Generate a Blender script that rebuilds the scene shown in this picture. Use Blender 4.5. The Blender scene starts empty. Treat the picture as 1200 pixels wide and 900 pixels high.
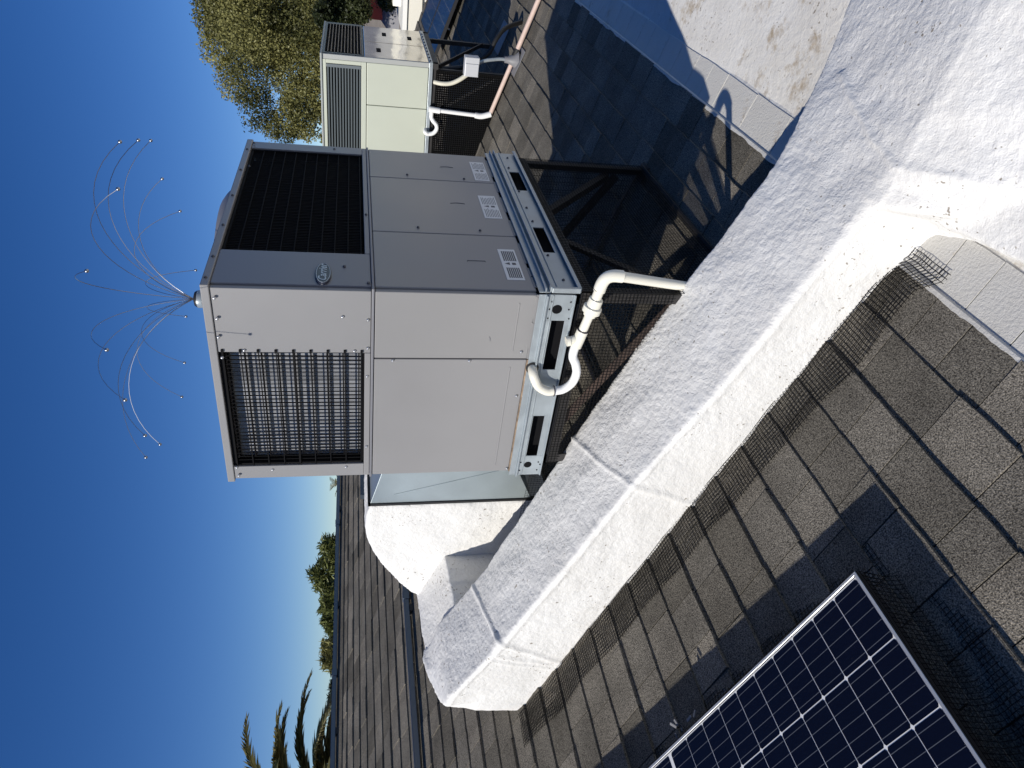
import bpy, bmesh, math, random
from mathutils import Vector, Matrix, noise
S = bpy.context.scene
COL = S.collection
RND = random.Random(7)

# ------------------------------------------------------------------ camera
PITCH, ROLL, YAW = 0.2135, 0.0029, 0.6489
CAMLOC = Vector((-1.9423, -1.1189, 0.5704))
FWD = Vector((math.cos(YAW)*math.cos(PITCH), math.sin(YAW)*math.cos(PITCH), -math.sin(PITCH)))
RGT0 = Vector((math.sin(YAW), -math.cos(YAW), 0))
DWN0 = FWD.cross(RGT0)
RGT = RGT0*math.cos(ROLL) + DWN0*math.sin(ROLL)
DWN = DWN0*math.cos(ROLL) - RGT0*math.sin(ROLL)
cam = bpy.data.cameras.new('camera')
cam.sensor_fit = 'HORIZONTAL'; cam.sensor_width = 36.0
cam.lens = 36.0*851.7/1200.0
cam.clip_start = 0.02; cam.clip_end = 5000
camo = bpy.data.objects.new('camera', cam); COL.objects.link(camo)
# the photograph was taken with the phone on its side: world "up" points to the picture's left
mrot = Matrix(((DWN.x, RGT.x, -FWD.x), (DWN.y, RGT.y, -FWD.y), (DWN.z, RGT.z, -FWD.z)))
camo.matrix_world = Matrix.Translation(CAMLOC) @ mrot.to_4x4()
S.camera = camo

# ------------------------------------------------------------------ light
SUND = Vector((0.775, -0.265, -0.573)).normalized()
sunel = math.asin(-SUND.z); sunaz = math.atan2(-SUND.x, -SUND.y)
W = bpy.data.worlds.new('World'); S.world = W; W.use_nodes = True
wn = W.node_tree
sky = wn.nodes.new('ShaderNodeTexSky'); sky.sky_type = 'NISHITA'; sky.sun_disc = False
sky.sun_elevation = sunel; sky.sun_rotation = sunaz
sky.altitude = 300; sky.air_density = 0.7; sky.dust_density = 0.0; sky.ozone_density = 2.5
bg = wn.nodes['Background']; bg.inputs[1].default_value = 0.095
hsv = wn.nodes.new('ShaderNodeHueSaturation'); hsv.inputs['Saturation'].default_value = 1.30; hsv.inputs['Hue'].default_value = 0.512
wn.links.new(sky.outputs[0], hsv.inputs['Color']); wn.links.new(hsv.outputs[0], bg.inputs[0])
sl = bpy.data.lights.new('sun', 'SUN'); sl.energy = 4.8; sl.angle = math.radians(0.53); sl.color = (1.0, 0.95, 0.865)
so = bpy.data.objects.new('sun', sl); COL.objects.link(so)
so.rotation_euler = SUND.to_track_quat('-Z', 'Y').to_euler()
S.view_settings.view_transform = 'Standard'; S.view_settings.look = 'None'
S.view_settings.exposure = 0.0; S.view_settings.gamma = 1.0; S.view_settings.use_curve_mapping = False
S.render.resolution_x = 1024; S.render.resolution_y = 768
S.cycles.max_bounces = 8; S.cycles.transparent_max_bounces = 16

# ------------------------------------------------------------------ roof plane
ZR0 = -0.7615; T = 1/3.0
def zr(y): return ZR0 + y*T
NRM = Vector((0, -T, 1)).normalized(); UPS = Vector((0, 1, T)).normalized()
EXPO = 0.1365
ROW0 = -0.214          # lower edge of shingle row 0
FLAT_Y = ROW0 - 2*EXPO # upper edge of the flat roof
ZF = zr(FLAT_Y)
RIDGE_Y = ROW0 + EXPO*33.6

# ------------------------------------------------------------------ helpers
class MB:
    def __init__(s): s.v = []; s.f = []; s.t = []
    def add(s, vs, fs):
        o = len(s.v); s.v += [tuple(p) for p in vs]; s.f += [tuple(o+i for i in f) for f in fs]; return s
    def box(s, a, b):
        x0, y0, z0 = a; x1, y1, z1 = b
        return s.add([(x0,y0,z0),(x1,y0,z0),(x1,y1,z0),(x0,y1,z0),(x0,y0,z1),(x1,y0,z1),(x1,y1,z1),(x0,y1,z1)],
            [(3,2,1,0),(4,5,6,7),(0,1,5,4),(1,2,6,5),(2,3,7,6),(3,0,4,7)])
    def obox(s, o, U, V, N):   # box from corner o along three edge vectors
        o, U, V, N = map(Vector, (o, U, V, N))
        P = [o, o+U, o+U+V, o+V]
        return s.add(P+[p+N for p in P], [(3,2,1,0),(4,5,6,7),(0,1,5,4),(1,2,6,5),(2,3,7,6),(3,0,4,7)])
    def bar(s, p, q, w, h=None, up=(0,0,1)):
        p, q = Vector(p), Vector(q); h = w if h is None else h
        d = (q-p).normalized(); a = d.cross(Vector(up))
        if a.length < 1e-4: a = d.cross(Vector((1,0,0)))
        a.normalize(); b = a.cross(d).normalized()
        return s.obox(p-a*w/2-b*h/2, a*w, b*h, q-p)
    def angle(s, p, q, w, t, a, b):   # angle iron: two flanges a and b (unit vectors)
        p, q, a, b = map(Vector, (p, q, a, b))
        s.obox(p, a*w, b*t, q-p); s.obox(p+b*t, b*(w-t), a*t, q-p); return s
    def tube(s, pts, r, n=8, caps=True):
        pts = [Vector(p) for p in pts]; rs = r if isinstance(r, (list, tuple)) else [r]*len(pts)
        up = None; o = len(s.v); m = len(pts)
        for i, p in enumerate(pts):
            d = (pts[min(i+1, m-1)] - pts[max(i-1, 0)])
            d = d.normalized() if d.length > 1e-9 else Vector((0,0,1))
            if up is None:
                up = Vector((0,0,1)) if abs(d.z) < .9 else Vector((1,0,0))
            a = d.cross(up).normalized(); b = a.cross(d).normalized(); up = b
            for k in range(n):
                t = 2*math.pi*k/n; s.v.append(tuple(p + (a*math.cos(t)+b*math.sin(t))*rs[i]))
        for i in range(m-1):
            for k in range(n):
                k2 = (k+1) % n
                s.f.append((o+i*n+k, o+i*n+k2, o+(i+1)*n+k2, o+(i+1)*n+k))
        if caps:
            s.f.append(tuple(o+k for k in range(n))[::-1]); s.f.append(tuple(o+(m-1)*n+k for k in range(n)))
        return s
    def prism(s, poly, ext):   # poly list of 3D points, extruded by ext
        n = len(poly); ext = Vector(ext); P = [Vector(p) for p in poly]
        return s.add(P+[p+ext for p in P], [tuple(range(n))[::-1], tuple(range(n, 2*n))]+[(i,(i+1)%n,n+(i+1)%n,n+i) for i in range(n)])
    def lathe(s, c, prof, n=16):   # prof list of (r,z)
        o = len(s.v); c = Vector(c)
        for r, z in prof:
            for k in range(n):
                t = 2*math.pi*k/n; s.v.append((c.x+r*math.cos(t), c.y+r*math.sin(t), c.z+z))
        for i in range(len(prof)-1):
            for k in range(n):
                k2 = (k+1) % n; s.f.append((o+i*n+k, o+i*n+k2, o+(i+1)*n+k2, o+(i+1)*n+k))
        s.f.append(tuple(o+k for k in range(n))[::-1]); s.f.append(tuple(o+(len(prof)-1)*n+k for k in range(n)))
        return s
ORG = {}
def mesh_obj(name, me, parent=None):
    o = bpy.data.objects.new(name, me); COL.objects.link(o)
    if parent is not None: o.parent = parent
    return o
def finish(me, mat, smooth=False, fix=True):
    if fix:
        bm = bmesh.new(); bm.from_mesh(me); bmesh.ops.recalc_face_normals(bm, faces=bm.faces); bm.to_mesh(me); bm.free()
    if mat is not None: me.materials.append(mat)
    if smooth:
        for p in me.polygons: p.use_smooth = True
def part(name, mb, mat, parent=None, smooth=False, bevel=0, seg=2, local=False, autosmooth=None, fix=True):
    """mesh given in world coordinates, parented without moving"""
    me = bpy.data.meshes.new(name)
    off = Vector((0,0,0)) if (parent is None or local) else ORG.get(parent.name, Vector((0,0,0)))
    me.from_pydata([tuple(Vector(v)-off) for v in mb.v], [], mb.f); me.update()
    finish(me, mat, smooth, fix)
    o = mesh_obj(name, me, parent); ORG[o.name] = off
    if smooth:
        try: me.set_sharp_from_angle(angle=math.radians(40))
        except Exception: pass
    if bevel:
        m = o.modifiers.new('bevel', 'BEVEL'); m.width = bevel; m.segments = seg; m.limit_method = 'ANGLE'; m.angle_limit = math.radians(40)
        m.harden_normals = False
    return o
def thing(name, loc, label, cat, group=None):
    o = bpy.data.objects.new(name, None); COL.objects.link(o); o.location = loc; o.empty_display_size = .1
    o['label'] = label; o['category'] = cat
    if group: o['group'] = group
    ORG[o.name] = Vector(loc); return o
def tag(o, label=None, cat=None, group=None, kind=None):
    if label: o['label'] = label
    if cat: o['category'] = cat
    if group: o['group'] = group
    if kind: o['kind'] = kind
    return o
def inst(name, me, parent, loc, rot=None, scale=None):
    o = mesh_obj(name, me, parent); o.location = Vector(loc) - ORG.get(parent.name, Vector((0,0,0))) if parent else loc
    if rot is not None: o.rotation_euler = rot
    if scale is not None: o.scale = scale
    return o
def text_part(name, s, size, mat, parent, M, shear=0.0, ext=0.0006, bold=0.0):
    cu = bpy.data.curves.new(name, 'FONT'); cu.body = s; cu.size = size; cu.align_x = 'CENTER'; cu.align_y = 'CENTER'
    cu.shear = shear; cu.extrude = ext; cu.offset = bold; cu.resolution_u = 3
    tmp = bpy.data.objects.new('tmp', cu); COL.objects.link(tmp)
    me = bpy.data.meshes.new_from_object(tmp.evaluated_get(bpy.context.evaluated_depsgraph_get()))
    bpy.data.objects.remove(tmp); me.transform(M); me.materials.clear(); me.materials.append(mat)
    off = ORG.get(parent.name, Vector((0,0,0)))
    me.transform(Matrix.Translation(-off)); me.name = name
    o = mesh_obj(name, me, parent); ORG[o.name] = off; return o

# ------------------------------------------------------------------ materials
def M(name, col, rough=0.5, metal=0.0, var=0.0, vscale=8.0, bump=0.0, bscale=60.0, spec=0.5, coat=0.0, detail=4, coords='Object', rvar=0.0, stretch=None):
    m = bpy.data.materials.new(name); m.use_nodes = True; nt = m.node_tree; N = nt.nodes; L = nt.links
    b = N['Principled BSDF']; b.inputs['Base Color'].default_value = (*col, 1); b.inputs['Roughness'].default_value = rough
    b.inputs['Metallic'].default_value = metal; b.inputs['Specular IOR Level'].default_value = spec
    b.inputs['Coat Weight'].default_value = coat
    tc = N.new('ShaderNodeTexCoord'); src = tc.outputs[coords]
    if stretch:
        mp = N.new('ShaderNodeMapping'); mp.inputs['Scale'].default_value = stretch; L.new(src, mp.inputs[0]); src = mp.outputs[0]
    if var or rvar:
        n = N.new('ShaderNodeTexNoise'); n.inputs['Scale'].default_value = vscale; n.inputs['Detail'].default_value = 6; L.new(src, n.inputs['Vector'])
        if var:
            r = N.new('ShaderNodeValToRGB'); L.new(n.outputs['Fac'], r.inputs[0])
            r.color_ramp.elements[0].position = .3; r.color_ramp.elements[1].position = .7
            r.color_ramp.elements[0].color = (*[c*(1-var) for c in col], 1); r.color_ramp.elements[1].color = (*[min(1, c*(1+var)) for c in col], 1)
            L.new(r.outputs[0], b.inputs['Base Color'])
        if rvar:
            mr = N.new('ShaderNodeMapRange'); L.new(n.outputs['Fac'], mr.inputs[0]); mr.inputs[1].default_value = .3; mr.inputs[2].default_value = .7
            mr.inputs[3].default_value = max(.02, rough-rvar); mr.inputs[4].default_value = min(1, rough+rvar); L.new(mr.outputs[0], b.inputs['Roughness'])
    if bump:
        n2 = N.new('ShaderNodeTexNoise'); n2.inputs['Scale'].default_value = bscale; n2.inputs['Detail'].default_value = detail; L.new(src, n2.inputs['Vector'])
        bp = N.new('ShaderNodeBump'); bp.inputs['Strength'].default_value = bump; bp.inputs['Distance'].default_value = .01
        L.new(n2.outputs['Fac'], bp.inputs['Height']); L.new(bp.outputs[0], b.inputs['Normal'])
    return m

def foam_mat(name, col, dirt=0.25, lump=26.0, bstr=0.55, stain=False):
    m = bpy.data.materials.new(name); m.use_nodes = True; nt = m.node_tree; N = nt.nodes; L = nt.links
    b = N['Principled BSDF']; b.inputs['Roughness'].default_value = .62; b.inputs['Specular IOR Level'].default_value = .35
    tc = N.new('ShaderNodeTexCoord')
    n1 = N.new('ShaderNodeTexNoise'); n1.inputs['Scale'].default_value = 2.2; n1.inputs['Detail'].default_value = 8; n1.inputs['Roughness'].default_value = .7
    L.new(tc.outputs['Object'], n1.inputs['Vector'])
    r1 = N.new('ShaderNodeValToRGB'); L.new(n1.outputs['Fac'], r1.inputs[0])
    r1.color_ramp.elements[0].position = .36; r1.color_ramp.elements[1].position = .62
    r1.color_ramp.elements[0].color = (col[0]*(1-dirt*.55), col[1]*(1-dirt*.62), col[2]*(1-dirt*.72), 1); r1.color_ramp.elements[1].color = (*col, 1)
    out = r1.outputs[0]
    # small dark specks of grit
    n3 = N.new('ShaderNodeTexNoise'); n3.inputs['Scale'].default_value = 70; n3.inputs['Detail'].default_value = 3; L.new(tc.outputs['Object'], n3.inputs['Vector'])
    r3 = N.new('ShaderNodeValToRGB'); r3.color_ramp.elements[0].position = .73; r3.color_ramp.elements[1].position = .78
    n4 = N.new('ShaderNodeTexNoise'); n4.inputs['Scale'].default_value = 3.5; n4.inputs['Detail'].default_value = 3; L.new(tc.outputs['Object'], n4.inputs['Vector'])
    ml = N.new('ShaderNodeMath'); ml.operation = 'MULTIPLY_ADD'; L.new(n4.outputs['Fac'], ml.inputs[0]); ml.inputs[1].default_value = .35; L.new(n3.outputs['Fac'], ml.inputs[2])
    sb = N.new('ShaderNodeMath'); sb.operation = 'SUBTRACT'; L.new(ml.outputs[0], sb.inputs[0]); sb.inputs[1].default_value = .13
    L.new(sb.outputs[0], r3.inputs[0])
    mx = N.new('ShaderNodeMix'); mx.data_type = 'RGBA'; L.new(r3.outputs[0], mx.inputs['Factor']); L.new(out, mx.inputs['A']); mx.inputs['B'].default_value = (.28, .25, .21, 1)
    out = mx.outputs['Result']
    if stain:
        n5 = N.new('ShaderNodeTexNoise'); n5.inputs['Scale'].default_value = 9; n5.inputs['Detail'].default_value = 10; n5.inputs['Roughness'].default_value = .75; L.new(tc.outputs['Object'], n5.inputs['Vector'])
        n6 = N.new('ShaderNodeTexNoise'); n6.inputs['Scale'].default_value = 1.7; n6.inputs['Detail'].default_value = 2; L.new(tc.outputs['Object'], n6.inputs['Vector'])
        ad = N.new('ShaderNodeMath'); ad.operation = 'MULTIPLY_ADD'; L.new(n6.outputs['Fac'], ad.inputs[0]); ad.inputs[1].default_value = .6; L.new(n5.outputs['Fac'], ad.inputs[2])
        r5 = N.new('ShaderNodeValToRGB'); r5.color_ramp.elements[0].position = .85; r5.color_ramp.elements[1].position = 1.0; L.new(ad.outputs[0], r5.inputs[0])
        m5 = N.new('ShaderNodeMix'); m5.data_type = 'RGBA'; L.new(r5.outputs[0], m5.inputs['Factor']); L.new(out, m5.inputs['A']); m5.inputs['B'].default_value = (.38, .31, .22, 1)
        out = m5.outputs['Result']
    L.new(out, b.inputs['Base Color'])
    # orange-peel relief: coarse lumps plus fine grain
    vo = N.new('ShaderNodeTexNoise'); vo.inputs['Scale'].default_value = lump; vo.inputs['Detail'].default_value = 2.5; vo.inputs['Distortion'].default_value = .25; L.new(tc.outputs['Object'], vo.inputs['Vector'])
    fn = N.new('ShaderNodeTexNoise'); fn.inputs['Scale'].default_value = lump*4; fn.inputs['Detail'].default_value = 3; L.new(tc.outputs['Object'], fn.inputs['Vector'])
    a = N.new('ShaderNodeMath'); a.operation = 'MULTIPLY_ADD'; L.new(fn.outputs['Fac'], a.inputs[0]); a.inputs[1].default_value = .3; L.new(vo.outputs['Fac'], a.inputs[2])
    bp = N.new('ShaderNodeBump'); bp.inputs['Strength'].default_value = bstr; bp.inputs['Distance'].default_value = .012; L.new(a.outputs[0], bp.inputs['Height']); L.new(bp.outputs[0], b.inputs['Normal'])
    return m

def shingle_mat(name, attr=False, light=1.0):
    m = bpy.data.materials.new(name); m.use_nodes = True; nt = m.node_tree; N = nt.nodes; L = nt.links
    b = N['Principled BSDF']; b.inputs['Roughness'].default_value = .93; b.inputs['Specular IOR Level'].default_value = .15
    geo = N.new('ShaderNodeNewGeometry')
    if attr:
        at = N.new('ShaderNodeAttribute'); at.attribute_name = 'tint'; rv = at.outputs['Fac']
    else:
        oi = N.new('ShaderNodeObjectInfo'); rv = oi.outputs['Random']
    base = N.new('ShaderNodeValToRGB'); L.new(rv, base.inputs[0]); e = base.color_ramp.elements
    k = light
    e[0].position = 0; e[0].color = (.096*k, .087*k, .071*k, 1); e[1].position = 1; e[1].color = (.176*k, .158*k, .130*k, 1)
    q = e.new(.5); q.color = (.130*k, .119*k, .100*k, 1)
    n1 = N.new('ShaderNodeTexNoise'); n1.inputs['Scale'].default_value = 260; n1.inputs['Detail'].default_value = 2; L.new(geo.outputs['Position'], n1.inputs['Vector'])
    r1 = N.new('ShaderNodeMapRange'); r1.inputs[1].default_value = .32; r1.inputs[2].default_value = .68; r1.inputs[3].default_value = .25; r1.inputs[4].default_value = 1.85; L.new(n1.outputs['Fac'], r1.inputs[0])
    n2 = N.new('ShaderNodeTexNoise'); n2.inputs['Scale'].default_value = 5; n2.inputs['Detail'].default_value = 6; L.new(geo.outputs['Position'], n2.inputs['Vector'])
    r2 = N.new('ShaderNodeMapRange'); r2.inputs[1].default_value = .3; r2.inputs[2].default_value = .7; r2.inputs[3].default_value = .75; r2.inputs[4].default_value = 1.25; L.new(n2.outputs['Fac'], r2.inputs[0])
    n3 = N.new('ShaderNodeTexVoronoi'); n3.inputs['Scale'].default_value = 150; L.new(geo.outputs['Position'], n3.inputs['Vector'])
    r3 = N.new('ShaderNodeMapRange'); r3.inputs[1].default_value = .0; r3.inputs[2].default_value = .20; r3.inputs[3].default_value = 2.9; r3.inputs[4].default_value = 1.0; L.new(n3.outputs['Distance'], r3.inputs[0])
    mm = N.new('ShaderNodeMath'); mm.operation = 'MULTIPLY'; L.new(r1.outputs[0], mm.inputs[0]); L.new(r2.outputs[0], mm.inputs[1])
    m3 = N.new('ShaderNodeMath'); m3.operation = 'MULTIPLY'; L.new(mm.outputs[0], m3.inputs[0]); L.new(r3.outputs[0], m3.inputs[1])
    sc = N.new('ShaderNodeVectorMath'); sc.operation = 'SCALE'; L.new(base.outputs[0], sc.inputs[0]); L.new(m3.outputs[0], sc.inputs['Scale'])
    L.new(sc.outputs[0], b.inputs['Base Color'])
    bp = N.new('ShaderNodeBump'); bp.inputs['Strength'].default_value = .8; bp.inputs['Distance'].default_value = .004; L.new(n1.outputs['Fac'], bp.inputs['Height']); L.new(bp.outputs[0], b.inputs['Normal'])
    return m

m_foam = foam_mat('white_roof_foam', (.75, .745, .725), dirt=.13, lump=62, bstr=.36)
m_foam2 = foam_mat('white_roof_coating', (.71, .70, .67), dirt=.24, lump=34, bstr=.30, stain=True)
m_whiteshingle = foam_mat('coated_shingle', (.62, .61, .575), dirt=.2, lump=120, bstr=.3, stain=True)
m_shingle = shingle_mat('shingle'); m_shingle_far = shingle_mat('shingle_far', attr=True)
m_felt = M('roof_felt', (.012, .011, .010), .95)
m_panel = M('grey_powder_coat', (.252, .248, .248), .36, var=.045, vscale=2.2, rvar=.07, bump=.02, bscale=14, spec=.4)
m_panel2 = M('grey_powder_coat_lower', (.25, .246, .244), .34, var=.05, vscale=1.8, rvar=.08, bump=.02, bscale=12, spec=.4)
m_trim = M('grey_trim_coat', (.19, .19, .205), .38, spec=.45)
m_galv = M('galvanised_steel', (.36, .40, .42), .42, metal=.45, var=.10, vscale=14, bump=.03, bscale=30, rvar=.06)
m_galv2 = M('galvanised_duct', (.40, .46, .48), .40, metal=.55, var=.07, vscale=5, bump=.06, bscale=6, rvar=.06)
m_dark = M('black_void', (.006, .006, .007), .8, spec=.1)
m_blackwire = M('black_coated_wire', (.008, .008, .009), .7, spec=.08)
m_meshwire = M('bird_mesh_wire', (.008, .008, .008), .75, spec=.06)
m_coil = M('coil_fins_aluminium', (.35, .36, .385), .5, metal=.3, var=.25, vscale=30, stretch=(1, 1, .15))
m_coil_dark = M('coil_fins_shade_black', (.012, .012, .013), .7, spec=.1)  # fins of the shaded face, their shade put into the colour
m_screw = M('zinc_screw', (.62, .62, .62), .32, metal=.85)
m_iron = M('dark_painted_iron', (.019, .017, .016), .62, var=.35, vscale=20, bump=.1, bscale=60)
m_rust = M('rusted_iron', (.045, .028, .021), .8, var=.45, vscale=22, bump=.2, bscale=80)
m_pvc = M('white_pvc', (.80, .77, .66), .34, var=.04, vscale=12, spec=.5)
m_pvc_w = M('bright_white_pvc', (.84, .84, .82), .34, spec=.5)
m_glue = M('pipe_primer_line', (.05, .04, .05), .5)
m_pinkpipe = M('pink_reflection_pipe', (.62, .47, .40), .5, var=.08, vscale=30)  # white pipe, with the pinkish reflection on it put into the colour
m_sticker = M('white_sticker', (.72, .72, .70), .4)
m_ink = M('sticker_print', (.07, .07, .08), .5)
m_badge = M('badge_dark_blue', (.018, .022, .04), .3)
m_silver = M('badge_silver', (.40, .42, .46), .3, metal=.5)
m_steelwire = M('stainless_wire', (.40, .41, .43), .32, metal=1.0)
m_blackplastic = M('black_plastic', (.02, .02, .022), .4)
m_frame = M('anodised_silver_frame', (.62, .63, .64), .35, metal=.6)
m_backsheet = M('white_backsheet', (.80, .80, .80), .5)
m_cell_b = M('sky_reflection_cell', (.022, .085, .24), .3)  # blue of the reflected sky put into the cell colour
m_green = M('pale_green_paint', (.475, .50, .41), .45, var=.02, vscale=4, bump=.02, bscale=20)
m_slat = M('grey_louvre_plastic', (.12, .14, .148), .45)
m_polish = M('polished_galvanised', (.50, .49, .46), .10, metal=.95, var=.14, vscale=5, bump=.35, bscale=4, detail=1, rvar=.05)
m_elecbox = M('light_grey_enamel', (.50, .51, .53), .4)
m_cream = M('cream_flex_conduit', (.62, .59, .48), .5, bump=.2, bscale=160)
m_rubber = M('black_rubber', (.012, .012, .012), .55)
m_lead = M('grey_flashing_boot', (.20, .20, .21), .55, var=.15, vscale=20)
m_bluegrey = M('bluish_grey_metal_trim', (.10, .125, .16), .34, metal=.6)
m_bark = M('bark', (.16, .12, .085), .9, var=.35, vscale=12, bump=.4, bscale=30)
m_wall = M('stucco_wall', (.55, .50, .42), .9, bump=.2, bscale=60)
m_cellw = None

def leaf_mat(name, c1, c2):
    m = bpy.data.materials.new(name); m.use_nodes = True; nt = m.node_tree; N = nt.nodes; L = nt.links
    b = N['Principled BSDF']; b.inputs['Roughness'].default_value = .5; b.inputs['Specular IOR Level'].default_value = .35
    at = N.new('ShaderNodeAttribute'); at.attribute_name = 'tint'
    r = N.new('ShaderNodeValToRGB'); L.new(at.outputs['Fac'], r.inputs[0]); r.color_ramp.elements[0].color = (*c1, 1); r.color_ramp.elements[1].color = (*c2, 1)
    L.new(r.outputs[0], b.inputs['Base Color'])
    tr = N.new('ShaderNodeBsdfTranslucent'); L.new(r.outputs[0], tr.inputs[0])
    mx = N.new('ShaderNodeMixShader'); mx.inputs[0].default_value = .28; L.new(b.outputs[0], mx.inputs[1]); L.new(tr.outputs[0], mx.inputs[2])
    L.new(mx.outputs[0], N['Material Output'].inputs[0]); return m
m_leaf = leaf_mat('olive_leaf', (.036, .044, .013), (.30, .285, .10))
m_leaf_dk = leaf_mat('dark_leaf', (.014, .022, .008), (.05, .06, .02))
m_leaf_bush = leaf_mat('bush_leaf', (.09, .11, .03), (.22, .24, .08))
m_palm = leaf_mat('palm_leaflet', (.10, .11, .045), (.40, .35, .15))

def cell_mat():
    m = bpy.data.materials.new('solar_cell'); m.use_nodes = True; nt = m.node_tree; N = nt.nodes; L = nt.links
    b = N['Principled BSDF']; b.inputs['Roughness'].default_value = .35; b.inputs['Specular IOR Level'].default_value = .08
    tc = N.new('ShaderNodeTexCoord'); sx = N.new('ShaderNodeSeparateXYZ'); L.new(tc.outputs['Object'], sx.inputs[0])
    mu = N.new('ShaderNodeMath'); mu.operation = 'MULTIPLY_ADD'; L.new(sx.outputs['X'], mu.inputs[0]); mu.inputs[1].default_value = 1/.0314; mu.inputs[2].default_value = 10.0
    fr = N.new('ShaderNodeMath'); fr.operation = 'FRACT'; L.new(mu.outputs[0], fr.inputs[0])
    s5 = N.new('ShaderNodeMath'); s5.operation = 'SUBTRACT'; L.new(fr.outputs[0], s5.inputs[0]); s5.inputs[1].default_value = .5
    ab = N.new('ShaderNodeMath'); ab.operation = 'ABSOLUTE'; L.new(s5.outputs[0], ab.inputs[0])
    lt = N.new('ShaderNodeMath'); lt.operation = 'GREATER_THAN'; L.new(ab.outputs[0], lt.inputs[0]); lt.inputs[1].default_value = .476
    mx = N.new('ShaderNodeMix'); mx.data_type = 'RGBA'; L.new(lt.outputs[0], mx.inputs['Factor']); mx.inputs['A'].default_value = (.0035, .005, .014, 1); mx.inputs['B'].default_value = (.10, .11, .13, 1)
    L.new(mx.outputs['Result'], b.inputs['Base Color']); return m
m_cell = cell_mat()
def glass_mat():
    m = bpy.data.materials.new('panel_glass'); m.use_nodes = True; nt = m.node_tree; N = nt.nodes; L = nt.links
    N.remove(N['Principled BSDF'])
    t = N.new('ShaderNodeBsdfTransparent'); g = N.new('ShaderNodeBsdfGlossy'); g.inputs['Roughness'].default_value = .06
    f = N.new('ShaderNodeFresnel'); ge = N.new('ShaderNodeNewGeometry'); io = N.new('ShaderNodeMapRange'); L.new(ge.outputs['Backfacing'], io.inputs[0])
    io.inputs[3].default_value = 1.34; io.inputs[4].default_value = 1/1.34; L.new(io.outputs[0], f.inputs[0]); mx = N.new('ShaderNodeMixShader')
    L.new(f.outputs[0], mx.inputs[0]); L.new(t.outputs[0], mx.inputs[1]); L.new(g.outputs[0], mx.inputs[2]); L.new(mx.outputs[0], N['Material Output'].inputs[0])
    return m
m_glass = glass_mat()

# ------------------------------------------------------------------ setting: ground, roofs
GZ = -4.4
g = MB(); g.add([(-900,-900,GZ),(900,-900,GZ),(900,900,GZ),(-900,900,GZ)], [(0,1,2,3)])
tag(part('ground', g, M('dry_ground', (.24, .20, .15), .95, var=.25, vscale=.4)), kind='structure')

RX0, RX1 = -4.2, 9.9
# roof deck (solid), shingles lie on it
deck = MB(); th = .18
prof = [(FLAT_Y, ZF), (RIDGE_Y, zr(RIDGE_Y)), (RIDGE_Y+4.5, zr(RIDGE_Y)-1.5), (RIDGE_Y+4.5, zr(RIDGE_Y)-1.5-th), (RIDGE_Y, zr(RIDGE_Y)-th), (FLAT_Y, ZF-th)]
deck.prism([(RX0, y, z) for y, z in prof], (RX1-RX0, 0, 0))
roof = tag(part('sloped_roof', deck, m_felt), kind='structure'); ORG[roof.name] = Vector((0,0,0))
wl = MB(); wl.box((RX0+.3, -3.6, GZ), (RX1-.3, RIDGE_Y+4.1, ZF-.45))
tag(part('house_walls', wl, m_wall), kind='structure')

# flat roof: a gently uneven coated sheet
fl = MB(); nx, ny = 200, 60; y0f, y1f = -4.0, FLAT_Y+.012
for j in range(ny+1):
    for i in range(nx+1):
        x = RX0+(RX1-RX0)*i/nx; y = y0f+(y1f-y0f)*(j/ny)
        z = ZF+.004 + .010*(noise.noise((x*1.3, y*1.3, 3.1))) + .004*noise.noise((x*5, y*5, 9)) - .010*max(0, (FLAT_Y-y))
        fl.v.append((x, y, z))
for j in range(ny):
    for i in range(nx): a = j*(nx+1)+i; fl.f.append((a, a+1, a+nx+2, a+nx+1))
fo = part('flat_roof', fl, m_foam2, smooth=True); tag(fo, kind='structure'); ORG[fo.name] = Vector((0,0,0))
# lapped membrane edge at the foot of the slope
lap = MB(); x = RX0
while x < RX1:
    w = RND.uniform(.5, 1.4); x2 = min(RX1, x+w)
    lap.prism([(x, FLAT_Y-.006-RND.uniform(0, .01), ZF+.001), (x, FLAT_Y-.004, ZF+.0065), (x, FLAT_Y+.03, zr(FLAT_Y+.03)+.0035), (x, FLAT_Y+.03, ZF)], (x2-x, 0, 0)); x = x2
part('lap_seam', lap, m_foam2, fo)

# shingles: each tab a solid wedge; tabs nearest in view are separate parts, others are joined
def in_view(p, mx=1.05):
    d = Vector(p)-CAMLOC; f = d.dot(FWD)
    if f < .1: return False
    u = 851.7*d.dot(RGT)/f; v = 851.7*d.dot(DWN)/f
    return abs(u) < 450*mx and abs(v) < 600*mx
WID = [.13, .155, .18, .205, .235, .27]
tabmesh = {}
def tab_geo(w, thick, jit):
    L_ = (EXPO+.012)*math.sqrt(1+T*T); r = random.Random(jit)
    j = lambda a: r.uniform(-a, a)
    g = .0042
    a = [(-w/2+g/2+j(.001), j(.003), thick+.003), (w/2-g/2+j(.001), j(.003), thick+.003), (w/2-g/2, L_, .003), (-w/2+g/2, L_, .003)]
    mid = [((a[0][0]+a[1][0])/2, (a[0][1]+a[1][1])/2+j(.0025), thick+.003)]
    top = [a[0], mid[0], a[1], a[2], a[3]]
    bot = [(x, y, -.006) for x, y, z in top]
    return top+bot, [(0,1,2,3,4), (0,5,6,1), (1,6,7,2), (2,7,8,3), (4,9,5,0)]
RB = Matrix((Vector((1,0,0)), UPS, NRM)).transposed()   # columns
for wi, w in enumerate(WID):
    for jv in range(4):
        for ti, th_ in enumerate((.0080, .0125)):
            v, f = tab_geo(w, th_, wi*31+jv*7+ti)
            tabmesh[(wi, jv, ti)] = (v, f)
tabs = []
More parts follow.
